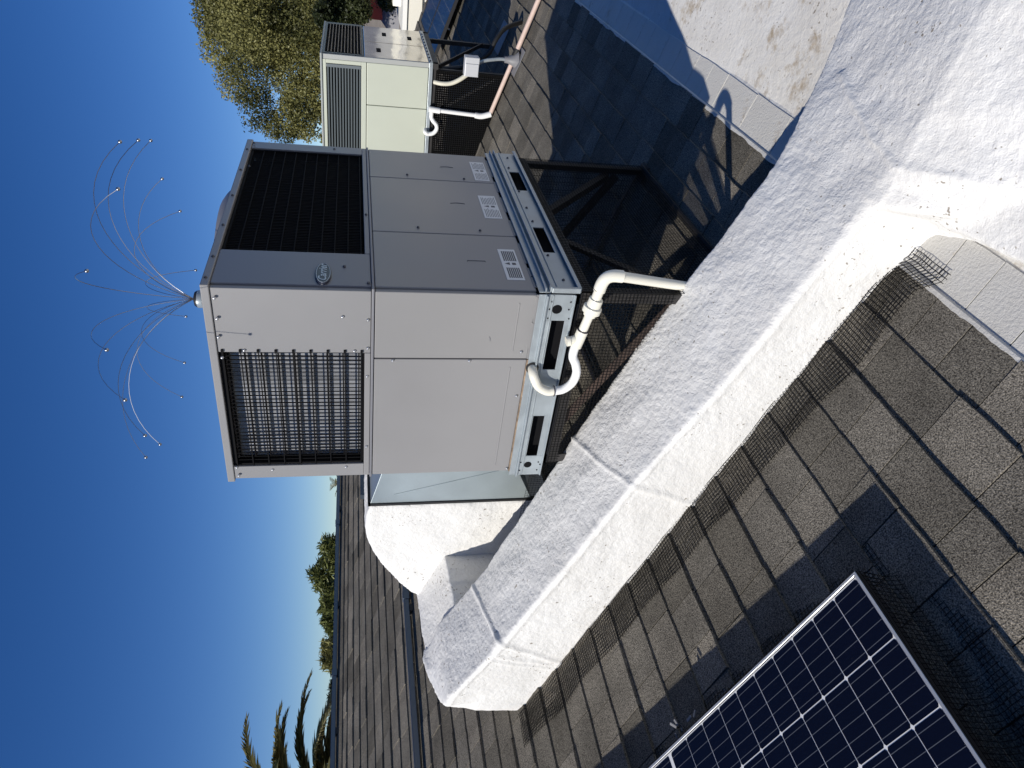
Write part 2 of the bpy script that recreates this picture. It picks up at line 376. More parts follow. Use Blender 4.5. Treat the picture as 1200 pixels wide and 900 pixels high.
for k in range(-2, 34):
    y = ROW0+k*EXPO; x = RX0 + RND.uniform(-.2, 0)
    last = -1
    while x < RX1:
        wi = RND.randrange(len(WID)); ti = 0 if (RND.random() < .6 or k == -2) else 1
        tabs.append((x+WID[wi]/2, y, wi, RND.randrange(4), ti, k)); x += WID[wi]
def hidden(x, y):
    return (-.33 < x < .04) or (0.0 < x < .9 and 1.3 < y < 1.9) or (x < -1.1 and .2 < y < 1.75)
cand = [t for t in tabs if in_view((t[0], t[1]+.05, zr(t[1]+.05)), 1.02) and not hidden(t[0], t[1])]
cand.sort(key=lambda t: (Vector((t[0], t[1], zr(t[1])))-CAMLOC).length)
near = set(id(t) for t in cand[:290])
RB3 = RB
eul = RB3.to_euler()
blk = {}
for key, (v, f) in tabmesh.items():
    for white in (0, 1):
        me = bpy.data.meshes.new('shingle'); me.from_pydata(v, [], f); me.update(); finish(me, m_whiteshingle if white else m_shingle)
        blk[(key, white)] = me
rest = {0: MB(), 1: MB()}; tint = {0: [], 1: []}
for t in tabs:
    x, y, wi, jv, ti, k = t; white = 1 if k == -2 else 0
    base = Vector((x, y, zr(y)))
    if id(t) in near:
        o = mesh_obj('shingle', blk[((wi, jv, ti), white)], roof); o.location = base; o.rotation_euler = eul
    else:
        v, f = tabmesh[(wi, jv, ti)]; tv = RND.random()
        rest[white].add([base + RB3 @ Vector(p) for p in v], f); tint[white] += [tv]*len(v)
for white in (0, 1):
    o = part('shingle_field' if not white else 'coated_shingle_field', rest[white], m_whiteshingle if white else m_shingle_far, roof, fix=False)
    a = o.data.attributes.new('tint', 'FLOAT', 'POINT'); a.data.foreach_set('value', tint[white]); o['kind'] = 'stuff'
# ragged edge of white coating lapping on to the lowest dark row
pe = MB(); nn_ = 900
for i in range(nn_+1):
    x = RX0+(RX1-RX0)*i/nn_; y = ROW0-EXPO
    w0 = .004+.010*max(0, noise.noise((x*9, 1, 1))+.35)+.006*max(0, noise.noise((x*37, 4, 1)))
    for (yy, hh) in ((y-.007, .004), (y-.003, .0130), (y+w0, .0130)): pe.v.append(tuple(Vector((x, yy, zr(yy)))+NRM*hh))
for i in range(nn_):
    for j in range(2): a = i*3+j; pe.f.append((a, a+3, a+4, a+1))
part('coating_edge', pe, m_whiteshingle, roof, fix=False)
# ridge cap
rc = MB()
x = RX0
while x < RX1:
    rc.prism([(x, RIDGE_Y-.13, zr(RIDGE_Y-.13)+.012+.004), (x, RIDGE_Y, zr(RIDGE_Y)+.022), (x, RIDGE_Y+.13, zr(RIDGE_Y)-.043+.016), (x, RIDGE_Y+.13, zr(RIDGE_Y)-.055), (x, RIDGE_Y, zr(RIDGE_Y)), (x, RIDGE_Y-.13, zr(RIDGE_Y-.13))], (.21, 0, 0)); x += .214
o = part('ridge_cap', rc, m_shingle_far, roof, fix=True); a = o.data.attributes.new('tint', 'FLOAT', 'POINT'); a.data.foreach_set('value', [.2]*len(o.data.vertices)); o['kind'] = 'stuff'

# ------------------------------------------------------------------ main air conditioner
UW, UD, ZS, ZT = 1.19, .757, .513, 1.0
ac = thing('air_conditioner', (0, 0, -.135), 'large grey rooftop package air conditioner with an oval badge, standing beside the white foam duct', 'air conditioner')
P = lambda n, mb, m, **k: part(n, mb, m, ac, **k)
e_ = .0065
core = MB(); core.box((.012, .012, .0), (UW-.012, UD-.012, .506)); P('cabinet', core, m_dark)
# lower panels, left face (x = 0) and right face (y = 0)
def panel_x(y0, y1, z0, z1, m=m_panel2, rib=True):
    b = MB(); b.box((-e_, y0, z0), (.012, y1, z1)); o = P('panel', b, m, bevel=.003)
    if rib:
        r = MB(); r.box((-e_-.0018, y0+.03, z0+.052), (-e_+.001, y1-.03, z0+.056)); part('crease', r, m, o, bevel=.001)
    return o
def panel_y(x0, x1, z0, z1, m=m_panel2):
    b = MB(); b.box((x0, -e_, z0), (x1, .012, z1)); return P('panel', b, m, bevel=.003)
panel_x(-.0005, .2435, .006, .509, m_panel2); panel_x(.2475, UD, .006, .509, m_panel)
panel_y(.0135, .393, .006, .509); panel_y(.397, .882, .006, .509); panel_y(.886, UW, .006, .509)
bk = MB(); bk.box((.0, UD, .006), (UW, UD+.006, .975)); bk.box((UW, .0, .006), (UW+.006, UD, .975)); P('back_panel', bk, m_panel2)
# seam ledge
sm = MB(); sm.box((-.011, -.011, .5105), (UW+.008, UD+.008, .5185)); P('ledge', sm, m_trim, bevel=.0015)
# upper section : left face
up = MB()
up.box((-e_, -.0005, .52), (.012, .224, .9765)); P('panel', up, m_panel, bevel=.002)
fr = MB(); fr.box((-e_-.001, .2245, .52), (.012, UD+.001, .5385)); fr.box((-e_-.001, .702, .539), (.012, UD+.001, .9765))
P('coil_surround', fr, m_panel, bevel=.0015)
# upper section : right face
up = MB(); up.box((.0135, -e_, .52), (.2225, .012, .9765)); P('panel', up, m_trim, bevel=.002)
fr = MB(); fr.box((.223, -e_-.001, .52), (UW+.001, .012, .5365)); fr.box((1.118, -e_-.001, .537), (UW+.001, .012, .9765)); P('coil_surround', fr, m_trim, bevel=.0015)
# interior coil blocks
cb = MB(); n = 92
for i in range(n):
    y = .226+.474*i/n; cb.box((.046, y, .545), (.060, y+.0028, .972))
cb.box((.060, .224, .541), (.075, .70, .974))
P('condenser_coil', cb, m_coil)
cb = MB(); n = 110
for i in range(n):
    x_ = .228+.885*i/n; cb.box((x_, .046, .545), (x_+.0045, .060, .972))
cb.box((.224, .060, .541), (1.117, .075, .974)); P('condenser_coil', cb, m_coil_dark)
cp = MB(); cp.box((.10, .10, .52), (UW-.05, UD-.05, .975)); P('inner_housing', cp, m_dark)
# wire guards
wg = MB()
for i in range(31): y = .229+.467*i/30; wg.bar((.004, y, .5405), (.004, y, .9755), .0023)
for i in range(9): z = .548+.052*i; wg.bar((-.0015, .222, z), (-.0015, .704, z), .0032 if i not in (4,) else .006)
for i in range(9): z = .556+.05*i; wg.bar((.030, .226, z), (.030, .70, z), .012, .004)
wg.box((.0, .2255, .9655), (.03, .701, .9755)); wg.box((.0, .694, .541), (.03, .701, .975)); wg.box((.0, .2255, .5405), (.03, .701, .546))
P('coil_guard', wg, m_blackwire)
for i in range(9):
    hk = MB(); z = .548+.052*i; hk.box((-.0125, .213, z-.0035), (-.004, .223, z+.0035)); P('guard_clip', hk, m_blackwire)
wg = MB()
for i in range(76): x_ = .228+.886*i/75; wg.bar((x_, .006, .539), (x_, .006, .9755), .0028)
for i in range(11): z = .548+.042*i; wg.bar((.225, .001, z), (1.117, .001, z), .0035)
wg.box((1.108, -.002, .539), (1.1175, .03, .975)); wg.box((.2235, .001, .966), (1.1175, .03, .9755))
P('coil_guard', wg, m_blackwire)
# lid with raised fan orifice
ld = MB(); ld.box((-.0125, -.0125, .977), (UW+.0125, UD+.0125, 1.001)); ob = P('lid', ld, m_panel, bevel=.003)
dm = MB(); dm.lathe((.60, .379, 1.0), [(.392, .0), (.385, .012), (.36, .030), (.31, .040), (.30, .034), (.295, -.02)], 40)
part('fan_orifice', dm, m_trim, ob, smooth=True)
fg = MB()
for i in range(1, 9):
    r = .295*i/8; pts = [(.60+r*math.cos(a), .379+r*math.sin(a), 1.043+.01*(1-i/8)) for a in [2*math.pi*k/36 for k in range(37)]]; fg.tube(pts, .002, 4, False)
for k in range(8): a = math.pi*k/8; fg.bar((.60-.3*math.cos(a), .379-.3*math.sin(a), 1.041), (.60+.3*math.cos(a), .379+.3*math.sin(a), 1.041), .004)
part('fan_guard', fg, m_blackwire, ob)
# base rail (galvanised channel) : outer wall with holes
def wall_with_holes(mk, length, zt, zb, holes, th_=.004):
    """2D strip split round rectangular holes (u0,u1,z0,z1); mk(u0,u1,z0,z1) adds a box"""
    us = sorted({0, length, *[h[0] for h in holes], *[h[1] for h in holes]})
    for a, b in zip(us, us[1:]):
        h = next((h for h in holes if h[0] <= a+1e-6 and b <= h[1]+1e-6), None)
        if h is None: mk(a, b, zb, zt)
        else: mk(a, b, zb, h[2]); mk(a, b, h[3], zt)
rl = MB()
wall_with_holes(lambda a, b, z0, z1: rl.box((-.020, -.012+a, z0), (-.016, -.012+b, z1)), UD+.024, -.024, -.112,
    [(.096, .291, -.094, -.050), (.494, .685, -.090, -.049)])
r2 = MB()
wall_with_holes(lambda a, b, z0, z1: r2.box((-.0135+a, -.020, z0), (-.0135+b, -.016, z1)), UW+.03, -.036, -.128,
    [(.268, .466, -.106, -.066), (.806, 1.004, -.112, -.070)])
P('base_rail', rl, m_galv, bevel=.0008, seg=1)
P('base_rail', r2, m_galv, bevel=.0008, seg=1)
# flanges and folded lips of the rail
lp = MB(); lp.box((-.030, -.010, -.0245), (.0, UD+.012, -.020)); lp.prism([(-.030, -.010, -.0245), (-.0165, -.010, -.030), (-.0165, -.010, -.0245)], (0, UD+.02, 0))
lp.box((-.018, -.010, -.020), (-.014, UD+.012, .003)); lp.box((-.026, -.012, -.116), (-.0165, UD+.012, -.1115))
lp.prism([(-.0205, -.010, -.040), (-.0235, -.010, -.043), (-.0205, -.010, -.046)], (0, UD+.02, 0))
P('rail_flange', lp, m_galv, bevel=.0008, seg=1)
lp = MB(); lp.box((-.012, -.034, -.0365), (UW+.016, .0, -.031)); lp.box((-.012, -.030, -.020), (UW+.016, -.014, -.016)); lp.box((-.012, -.017, -.031), (UW+.016, -.013, .003))
lp.box((-.012, -.034, -.133), (UW+.016, -.016, -.1285)); lp.box((-.012, -.0345, -.1325), (UW+.016, -.0305, -.119)); lp.box((-.012, -.0235, -.062), (UW+.016, -.0205, -.057))
P('rail_flange', lp, m_galv, bevel=.001, seg=1)
bx = MB(); bx.box((.02, .02, -.125), (UW-.02, .024, -.0)); bx.box((.024, .024, -.125), (.028, UD-.02, 0)); bx.box((0, UD+.008, -.125), (UW, UD+.012, .0)); bx.box((UW+.01, .0, -.125), (UW+.014, UD+.01, .0)); bx.box((.0, .0, -.012), (UW, UD, .004))
P('base_pan', bx, m_dark)
# drip flange tabs under the panels (notched bottom edge)
tb = MB()
for a, b in ((.004, .085), (.10, .20)): tb.prism([(-.0085, a, .010), (-.0085, a+.008, -.012), (-.0085, b-.008, -.012), (-.0085, b, .010)], (.004, 0, 0))
tb.box((-.0075, -.002, -.004), (-.002, .244, .007)); P('panel_tab', tb, m_panel2)
tb = MB(); tb.box((-.010, .246, -.001), (-.002, UD+.002, .0055)); P('rust_line', tb, M('rusty_lip', (.30, .22, .15), .7, var=.4, vscale=40))
for a, b in ((.03, .16), (.19, .34), (.40, .53), (.60, .74), (.79, .90), (.95, 1.14)):
    tb = MB(); tb.prism([(a, -.0085, .010), (a+.01, -.0085, -.010), (b-.01, -.0085, -.010), (b, -.0085, .010)], (0, .004, 0)); P('panel_tab', tb, m_panel2)
# round holes in rail corners : dark recess discs
for y in (.041, .717):
    d = MB(); d.tube([(-.0208, y, -.061), (-.0120, y, -.061)], .0165 if y < .3 else .0145, 20); P('round_hole', d, m_dark)
for y, z in ((.041, -.036), (.013, -.040), (.013, -.102), (.075, -.036), (.075, -.106), (.705, -.033), (.745, -.033), (.705, -.1), (.745, -.1), (.717, -.108), (.041, -.1)):
    d = MB(); d.tube([(-.0215, y, z), (-.018, y, z)], .0028, 8); P('rivet', d, m_dark)
# corner brackets
cn = MB(); cn.box((-.022, -.036, -.128), (-.010, -.018, -.035)); P('corner_bracket', cn, m_galv, bevel=.002)
# screws
scm = MB(); scm.lathe((0, 0, 0), [(.0052, 0), (.0052, .0015), (.0036, .0018), (.0036, .0045), (.0022, .0052)], 8)
sme = bpy.data.meshes.new('screw'); sme.from_pydata(scm.v, [], scm.f); finish(sme, m_screw, True)
smd = sme.copy(); smd.materials.clear(); smd.materials.append(M('dark_screw', (.10, .10, .11), .4, metal=.6))
rx, ry = (0, -math.pi/2, 0), (math.pi/2, 0, 0)
for y, z in ((.030, .965), (.100, .965), (.165, .968), (.24, .965), (.70, .965), (.738, .962), (.09, .605), (.10, .529), (.205, .529), (.315, .530), (.62, .530), (.715, .60), (.72, .85), (.216, .90), (.216, .57), (.252, .45), (.252, .20), (.745, .013), (.40, .022), (.215, .03)):
    big = 1.0; inst('screw', sme, ac, (-.0075 if z < .96 else -.0125, y, z), rx, (big,)*3)
for x_, z in ((.03, .99), (.16, .988), (.38, .988), (.62, .988), (.86, .988), (1.08, .988), (1.155, .97), (.03, .528), (.13, .60), (.52, .528), (.90, .962), (1.16, .65), (.435, .35), (.43, .13), (.92, .36), (.91, .13), (.34, .0), (.55, .0), (.8, .0), (1.05, .0), (.1, .003)):
    inst('screw', smd, ac, (x_, -.0075 if z < .96 else -.0125, z), ry, (1.0,)*3)
for x_ in (.06, .23, .50, .62, .78, 1.03, 1.15): inst('screw', smd, ac, (x_, -.0205, -.075 if x_ not in (.06, 1.15) else -.09), ry)
# handle dents
for x0_, z0_ in ((.20, .175), (.66, .185), (1.03, .19)):
    h = MB(); pts = [(x0_+.006*math.sin(t*math.pi), -.0072, z0_+.055*(t-.5)) for t in [i/8 for i in range(9)]] if x0_ > .3 else [(x0_-.006, -.0072, z0_-.03), (x0_, -.0072, z0_-.03), (x0_, -.0072, z0_+.03), (x0_-.006, -.0072, z0_+.03)]
    h.tube(pts, .0012, 5); P('pull_slot', h, M('slot_shadow_gap', (.10, .10, .11), .6) if x0_ < .3 else bpy.data.materials['slot_shadow_gap'])
for y_, z_ in ((.165, .14),):
    h = MB(); h.tube([(-.0068, y_-.008, z_+.004), (-.0074, y_, z_), (-.0068, y_+.01, z_-.001)], .0012, 5); P('dent', h, m_trim)
# stickers
def sticker(x0, x1, z0, z1, style):
    b = MB(); b.box((x0, -e_-.0012, z0), (x1, -e_+.0005, z1)); s_ = P('sticker', b, m_sticker)
    k = MB(); yy = -e_-.0016
    w_, h_ = x1-x0, z1-z0
    if style == 'blocks':
        for a, b2 in ((.06, .38), (.60, .93)):
            for r_ in range(7): k.box((x0+w_*a, yy, z0+h_*(.1+.11*r_)), (x0+w_*b2, yy+.001, z0+h_*(.1+.11*r_+.075)))
    else:
        rr = random.Random(int(x0*100))
        for r_ in range(9):
            zz = z0+h_*(.08+.095*r_)
            for a, b2 in ((.05, .42), (.60, .95)): k.box((x0+w_*a, yy, zz), (x0+w_*(b2-rr.uniform(0, .08)), yy+.001, zz+h_*.032))
    # warning symbols in the middle
    c_ = x0+w_*.51
    k.add([(c_-w_*.045, yy, z0+h_*.55), (c_+w_*.045, yy, z0+h_*.55), (c_, yy, z0+h_*.85)], [(0,1,2)])
    k.box((c_-w_*.035, yy, z0+h_*.2), (c_+w_*.035, yy+.001, z0+h_*.42))
    part('print', k, m_ink, s_, fix=False)
sticker(.905, 1.11, .024, .084, 'lines'); sticker(.541, .748, .030, .096, 'lines'); sticker(.077, .290, .031, .090, 'blocks')
# badge
bd = MB(); el = lambda rx_, rz_, y_: [(.076+rx_*math.cos(t), y_, .662+rz_*math.sin(t)) for t in [2*math.pi*i/36 for i in range(36)]]
bd.prism(el(.064, .0245, -e_-.007), (0, .0075, 0)); badge = P('badge', bd, m_badge, bevel=.0015)
rg = MB(); rg.tube(el(.059, .0205, -e_-.0075)+[el(.059, .0205, -e_-.0075)[0]], .0011, 5, False); part('rim', rg, m_silver, badge)
TM = Matrix.Translation((.078, -e_-.0075, .663)) @ Matrix.Rotation(math.pi/2, 4, 'X')
text_part('lettering', 'Carrier', .034, m_silver, badge, TM, shear=.35, ext=.0006, bold=.0004)

# ------------------------------------------------------------------ bird deterrent spider on the lid
sp = thing('bird_deterrent', (.055, .075, 1.001), 'spider of thin curved wires with ball tips on the large grey air conditioner', 'bird deterrent')
hb = MB(); hb.lathe((.055, .075, 1.001), [(.027, 0), (.027, .006), (.025, .008), (.025, .026), (.021, .032), (.008, .036)], 20); part('hub', hb, m_blackplastic, sp, smooth=True)
hb = MB(); hb.lathe((.055, .075, 1.001), [(.0262, .009), (.0265, .010), (.0265, .023), (.0262, .024)], 20); part('band', hb, m_galv, sp, smooth=True)
# each whisker: (azimuth relative to view-right in degrees, reach, peak height, tip height)
base = Vector((.055, .075, 1.036)); rw = random.Random(3)
WH = []
for i in range(16):
    WH.append((i*22.5+rw.uniform(-5, 5), .455*rw.uniform(.95, 1.05), rw.uniform(.185, .23), rw.uniform(.07, .14)))
Rv = RGT0; Fv = Vector((math.cos(YAW), math.sin(YAW), 0))
for az, reach, pk, tip in WH:
    a = math.radians(az); d = Rv*math.cos(a)+Fv*math.sin(a)
    p0 = base; p1 = base+d*reach*.20+Vector((0,0,pk*.85)); p2 = base+d*reach*.66+Vector((0,0,pk*1.30)); p3 = base+d*reach+Vector((0,0,tip))
    pts = []
    for i in range(19):
        t = i/18; pts.append(p0*(1-t)**3+p1*3*t*(1-t)**2+p2*3*t*t*(1-t)+p3*t**3)
    w_ = MB(); w_.tube(pts, .0009, 5); wo = part('wire', w_, m_steelwire, sp, smooth=True)
    b_ = MB(); r_ = .0050; b_.lathe(pts[-1], [(r_*.3, -r_*.95), (r_*.8, -r_*.6), (r_, 0), (r_*.8, r_*.6), (r_*.3, r_*.95)], 10); part('tip_ball', b_, m_steelwire, wo, smooth=True)

# ------------------------------------------------------------------ stand under the main unit
st = thing('equipment_stand', (.6, .38, zr(0)), 'black angle iron stand closed with bird mesh carrying the large grey air conditioner', 'metal stand')
ZB = -.137; X0s, X1s, Y0s, Y1s = .015, 1.2, -.004, .745
def sp_part(n, mb, m=m_iron, **k): return part(n, mb, m, st, **k)
for (a, b, f1, f2) in (((X0s, Y0s, ZB), (X1s, Y0s, ZB), (0,0,-1), (0,1,0)), ((X0s, Y1s, ZB), (X1s, Y1s, ZB), (0,0,-1), (0,-1,0)), ((X0s, Y0s, ZB), (X0s, Y1s, ZB), (0,0,-1), (1,0,0)), ((X1s, Y0s, ZB), (X1s, Y1s, ZB), (0,0,-1), (-1,0,0))):
    m_ = MB(); m_.angle(a, b, .045, .004, f1, f2); sp_part('top_rail', m_)
for xx, sx in ((X0s+.0045, 1), (X1s-.0045, -1)):
    for yy, sy in ((Y0s+.0045, 1), (Y1s-.0045, -1)):
        m_ = MB(); m_.angle((xx, yy, ZB-.046), (xx, yy, zr(yy)+.02), .036, .004, (sx,0,0), (0,sy,0)); o = sp_part('leg', m_)
        f_ = MB(); c_ = Vector((xx+sx*.018, yy+sy*.018, zr(yy+sy*.018)+.014)); f_.obox(c_-Vector((.04,0,0))-UPS*.04, (.08,0,0), UPS*.08, NRM*.006); part('foot_plate', f_, m_iron, o)
for (a, b) in (((X0s, Y0s+.0, zr(Y0s)+.03), (X1s, Y0s, zr(Y0s)+.03)), ((X0s, Y1s, zr(Y1s)+.03), (X1s, Y1s, zr(Y1s)+.03))):
    m_ = MB(); m_.bar(a, b, .03, .004); sp_part('bottom_rail', m_)
for xx in (X0s, X1s):
    m_ = MB(); m_.bar((xx, Y0s, zr(Y0s)+.03), (xx, Y1s, zr(Y1s)+.03), .030, .004); sp_part('bottom_rail', m_)
m_ = MB(); m_.angle((X0s+.03, .60, -.18), (X0s+.03, .01, -.53), .034, .004, (1,0,0), (0,-.5,.86)); tag(sp_part('brace', m_, m_rust), label='rusty diagonal brace behind the left mesh')
m_ = MB(); m_.angle((.70, .03, -.185), (1.17, .03, -.58), .030, .004, (0,1,0), (.6,0,.8)); sp_part('brace', m_)
m_ = MB(); m_.angle((.50, .03, -.185), (.05, .03, -.60), .030, .004, (0,1,0), (-.6,0,.8)); sp_part('brace', m_)
m_ = MB(); m_.angle((X1s-.03, .70, -.19), (X1s-.03, .04, -.62), .030, .004, (-1,0,0), (0,-.5,.86)); sp_part('brace', m_)
m_ = MB(); m_.angle((.1, .71, -.19), (1.1, .71, -.42), .030, .004, (0,-1,0), (0,0,1)); sp_part('brace', m_)
def grid(mb, o, U, V, lu, lv, sp_, w=.0013, wob=0.0, seed=1):
    o = Vector(o); U = Vector(U).normalized(); V = Vector(V).normalized()
    r = random.Random(seed)
    def P_(a, b):
        p = o+U*a+V*b
        if wob: p = p + U.cross(V)*wob*noise.noise((a*3+seed, b*9, 1.7))
        return p
    k = 0
    lvf = lv if callable(lv) else (lambda a: (0, lv))
    a = 0
    while a <= lu:
        b0, b1 = lvf(a)
        if b1-b0 > .01:
            if wob:
                nseg = max(2, int((b1-b0)/.05)); mb.tube([P_(a, b0+(b1-b0)*i/nseg) for i in range(nseg+1)], w/2, 3, False)
            else: mb.bar(P_(a, b0), P_(a, b1), w)
        a += sp_
    bmax = max(lvf(0)[1], lvf(lu)[1]); b = 0
    while b <= bmax+1e-6:
        # run along U only where inside
        a0 = 0; a1 = lu
        if callable(lv):
            inside = [i*lu/40 for i in range(41) if lvf(i*lu/40)[0]-1e-6 <= b <= lvf(i*lu/40)[1]+1e-6]
            if not inside: b += sp_; continue
            a0, a1 = inside[0], inside[-1]
        if a1 > a0:
            if wob:
                nseg = max(2, int((a1-a0)/.05)); mb.tube([P_(a0+(a1-a0)*i/nseg, b) for i in range(nseg+1)], w/2, 3, False)
            else: mb.bar(P_(a0, b), P_(a1, b), w)
        b += sp_
zt_ = ZB-.01
def mesh_part(mb): o = sp_part('mesh_screen', mb, m_meshwire, fix=False); return o
m_ = MB(); grid(m_, (X0s, Y0s-.004, zt_), (1,0,0), (0,0,-1), X1s-X0s, zt_-zr(0)-.01, .0125, .0013); mesh_part(m_)
m_ = MB(); grid(m_, (X0s-.004, Y0s, zt_), (0,1,0), (0,0,-1), Y1s-Y0s, lambda a: (0, zt_-(-.495+.40*(Y0s+a))-.02), .0125, .0014); mesh_part(m_)
m_ = MB(); grid(m_, (X1s+.004, Y0s, zt_), (0,1,0), (0,0,-1), Y1s-Y0s, lambda a: (0, zt_-zr(Y0s+a)-.01), .0125, .0010); mesh_part(m_)
m_ = MB(); grid(m_, (X0s, Y1s+.004, zt_), (1,0,0), (0,0,-1), X1s-X0s, zt_-zr(Y1s)-.01, .0125, .0010); mesh_part(m_)
# loose skirt of mesh reaching behind the unit beside the foam elbow
m_ = MB(); grid(m_, (.16, Y1s+.02, -.14), (.12,1,-.02), (0,0,-1), .62, lambda a: (0, max(.0, -.14-zr(Y1s+a)-.01)), .0125, .0017, .02, 5); mesh_part(m_)

# ------------------------------------------------------------------ condensate pipe with trap
px = -.052
dp = thing('drain_pipe', (px, -.09, zr(0)), 'white plastic condensate drain pipe with trap and elbow beside the galvanised base rail', 'drain pipe')
D = lambda n, mb, m=m_pvc, **k: part(n, mb, m, dp, smooth=True, **k)
def smooth_path(pts, n=6):
    pts = [Vector(p) for p in pts]; out = []
    for i in range(len(pts)-1):
        p0 = pts[max(0, i-1)]; p1 = pts[i]; p2 = pts[i+1]; p3 = pts[min(len(pts)-1, i+2)]
        for k in range(n):
            t = k/n; out.append(.5*((2*p1)+(-p0+p2)*t+(2*p0-5*p1+4*p2-p3)*t*t+(-p0+3*p1-3*p2+p3)*t**3))
    out.append(pts[-1]); return out
D('outlet_elbow', MB().tube(smooth_path([(-.018, .272, -.014), (px+.008, .275, -.012), (px-.003, .292, -.018), (px, .325, -.037), (px, .345, -.068), (px, .345, -.092)]), .0158, 14))
D('trap_bend', MB().tube(smooth_path([(px, .345, -.092), (px, .338, -.125), (px, .310, -.152), (px, .270, -.160), (px, .232, -.150), (px, .205, -.136), (px, .180, -.134), (px, .155, -.137)]), .0148, 14), m_pvc_w)
for c, d in (((px, .345, -.093), (0, 0, 1)), ((px, .098, -.150), (0, 1, .16)), ((px, -.050, -.1745), (0, 1, .25)), ((px, -.1005, -.236), (0, .0, 1))):
    c = Vector(c); d = Vector(d).normalized(); D('joint_line', MB().tube([c-d*.0012, c+d*.0012], .0192, 16), m_glue)
D('tee', MB().tube([(px, .160, -.1375), (px, .100, -.1495)], .0190, 16))
D('cleanout_branch', MB().tube([(px, .128, -.143), (px-.004, .138, -.108)], .0135, 14))
D('cleanout_cap', MB().tube([(px-.004, .137, -.112), (px-.005, .1395, -.100)], .0165, 10))
D('pipe', MB().tube([(px, .10, -.1495), (px, .03, -.163)], .0150, 14))
D('union_coupling', MB().tube([(px, .042, -.1605), (px, .030, -.163), (px, .0285, -.1632), (px, .010, -.1665), (px, .0085, -.167), (px, -.018, -.172)], [.0205, .0215, .0300, .0300, .0235, .0225], 18))
D('pipe', MB().tube([(px, -.018, -.170), (px, -.056, -.1765)], .0162, 14))
D('elbow', MB().tube(smooth_path([(px, -.048, -.175), (px, -.075, -.179), (px, -.094, -.190), (px, -.1015, -.210), (px, -.1005, -.240)]), .0196, 16))
D('pipe', MB().tube([(px, -.100, -.236), (.058, -.011, -.52), (.07, -.004, -.60)], .0165, 14))
rgd = MB(); rgd.tube([(-.0215, .272, -.014), (-.016, .272, -.014)], .022, 18); D('grommet', rgd, m_rubber)

# ------------------------------------------------------------------ sheet-metal transition and foam duct
tr_ = thing('duct_transition', (.65, .77, -.1), 'galvanised sheet metal transition joining the grey air conditioner to the foam elbow', 'duct')
q = MB(); XA, XB = .36, 1.0
q.add([(XA, .765, .02), (XB, .765, .02), (XB, .765, .37), (XA, .765, .37), (XA, 1.30, -.235), (XB+.05, 1.30, -.235), (XB+.05, 1.30, .505), (XA, 1.30, .505)],
      [(0,1,2,3), (7,6,5,4), (0,4,5,1), (1,5,6,2), (2,6,7,3), (3,7,4,0)])
part('sheet_metal_body', q, m_galv2, tr_, bevel=.002)
q = MB(); q.box((XA-.003, .763, .0), (XB+.003, .772, .39)); part('flange', q, m_galv2, tr_)
q = MB(); q.tube([(XA-.0015, 1.10, -.13+.03), (XA-.0015, 1.24, .40)], .0010, 5); part('stiffening_crease', q, m_galv2, tr_)
q = MB(); q.box((XA-.006, 1.292, -.25), (XA+.01, 1.304, .51)); q.box((XA-.006, 1.292, .503), (XB+.06, 1.304, .514)); part('dark_collar', q, m_rubber, tr_)
q = MB(); q.box((2.62, 3.55, zr(3.55)+.03), (6.5, 3.60, zr(3.55)+.10)); 
tag(part('metal_cover_strip', q, m_bluegrey), 'dark metal strip raised above the shingles behind the galvanised duct transition', 'metal trim')

def remeshed(name, mb, vox, mat, parent, disp=.006, smooth_it=10, extra=None):
    me = bpy.data.meshes.new('tmp'); me.from_pydata(mb.v, [], mb.f); finish(me, None)
    o = bpy.data.objects.new('tmp', me); COL.objects.link(o)
    r = o.modifiers.new('r', 'REMESH'); r.mode = 'VOXEL'; r.voxel_size = vox
    s_ = o.modifiers.new('s', 'SMOOTH'); s_.factor = .5; s_.iterations = smooth_it
    dg = bpy.context.evaluated_depsgraph_get(); dg.update()
    m2 = bpy.data.meshes.new_from_object(o.evaluated_get(dg)); bpy.data.objects.remove(o)
    nrm = [v.normal.copy() for v in m2.vertices]
    for v, nn in zip(m2.vertices, nrm):
        c = v.co
        h = disp*(noise.noise(c*6)*.7+noise.noise(c*17)*.30) + disp*.22*noise.noise(c*60) + disp*.10*noise.noise(c*120)
        if extra: h += extra(c)
        v.co = c+nn*h
    off = ORG.get(parent.name, Vector((0,0,0))); m2.transform(Matrix.Translation(-off)); m2.name = name
    m2.materials.clear(); m2.materials.append(mat)
    for p in m2.polygons: p.use_smooth = True
    ob_ = mesh_obj(name, m2, parent); ORG[ob_.name] = off; return ob_

dt = thing('foam_duct', (-.16, .5, zr(.5)), 'long white foam coated air duct climbing the shingles beside the grey air conditioner', 'duct')
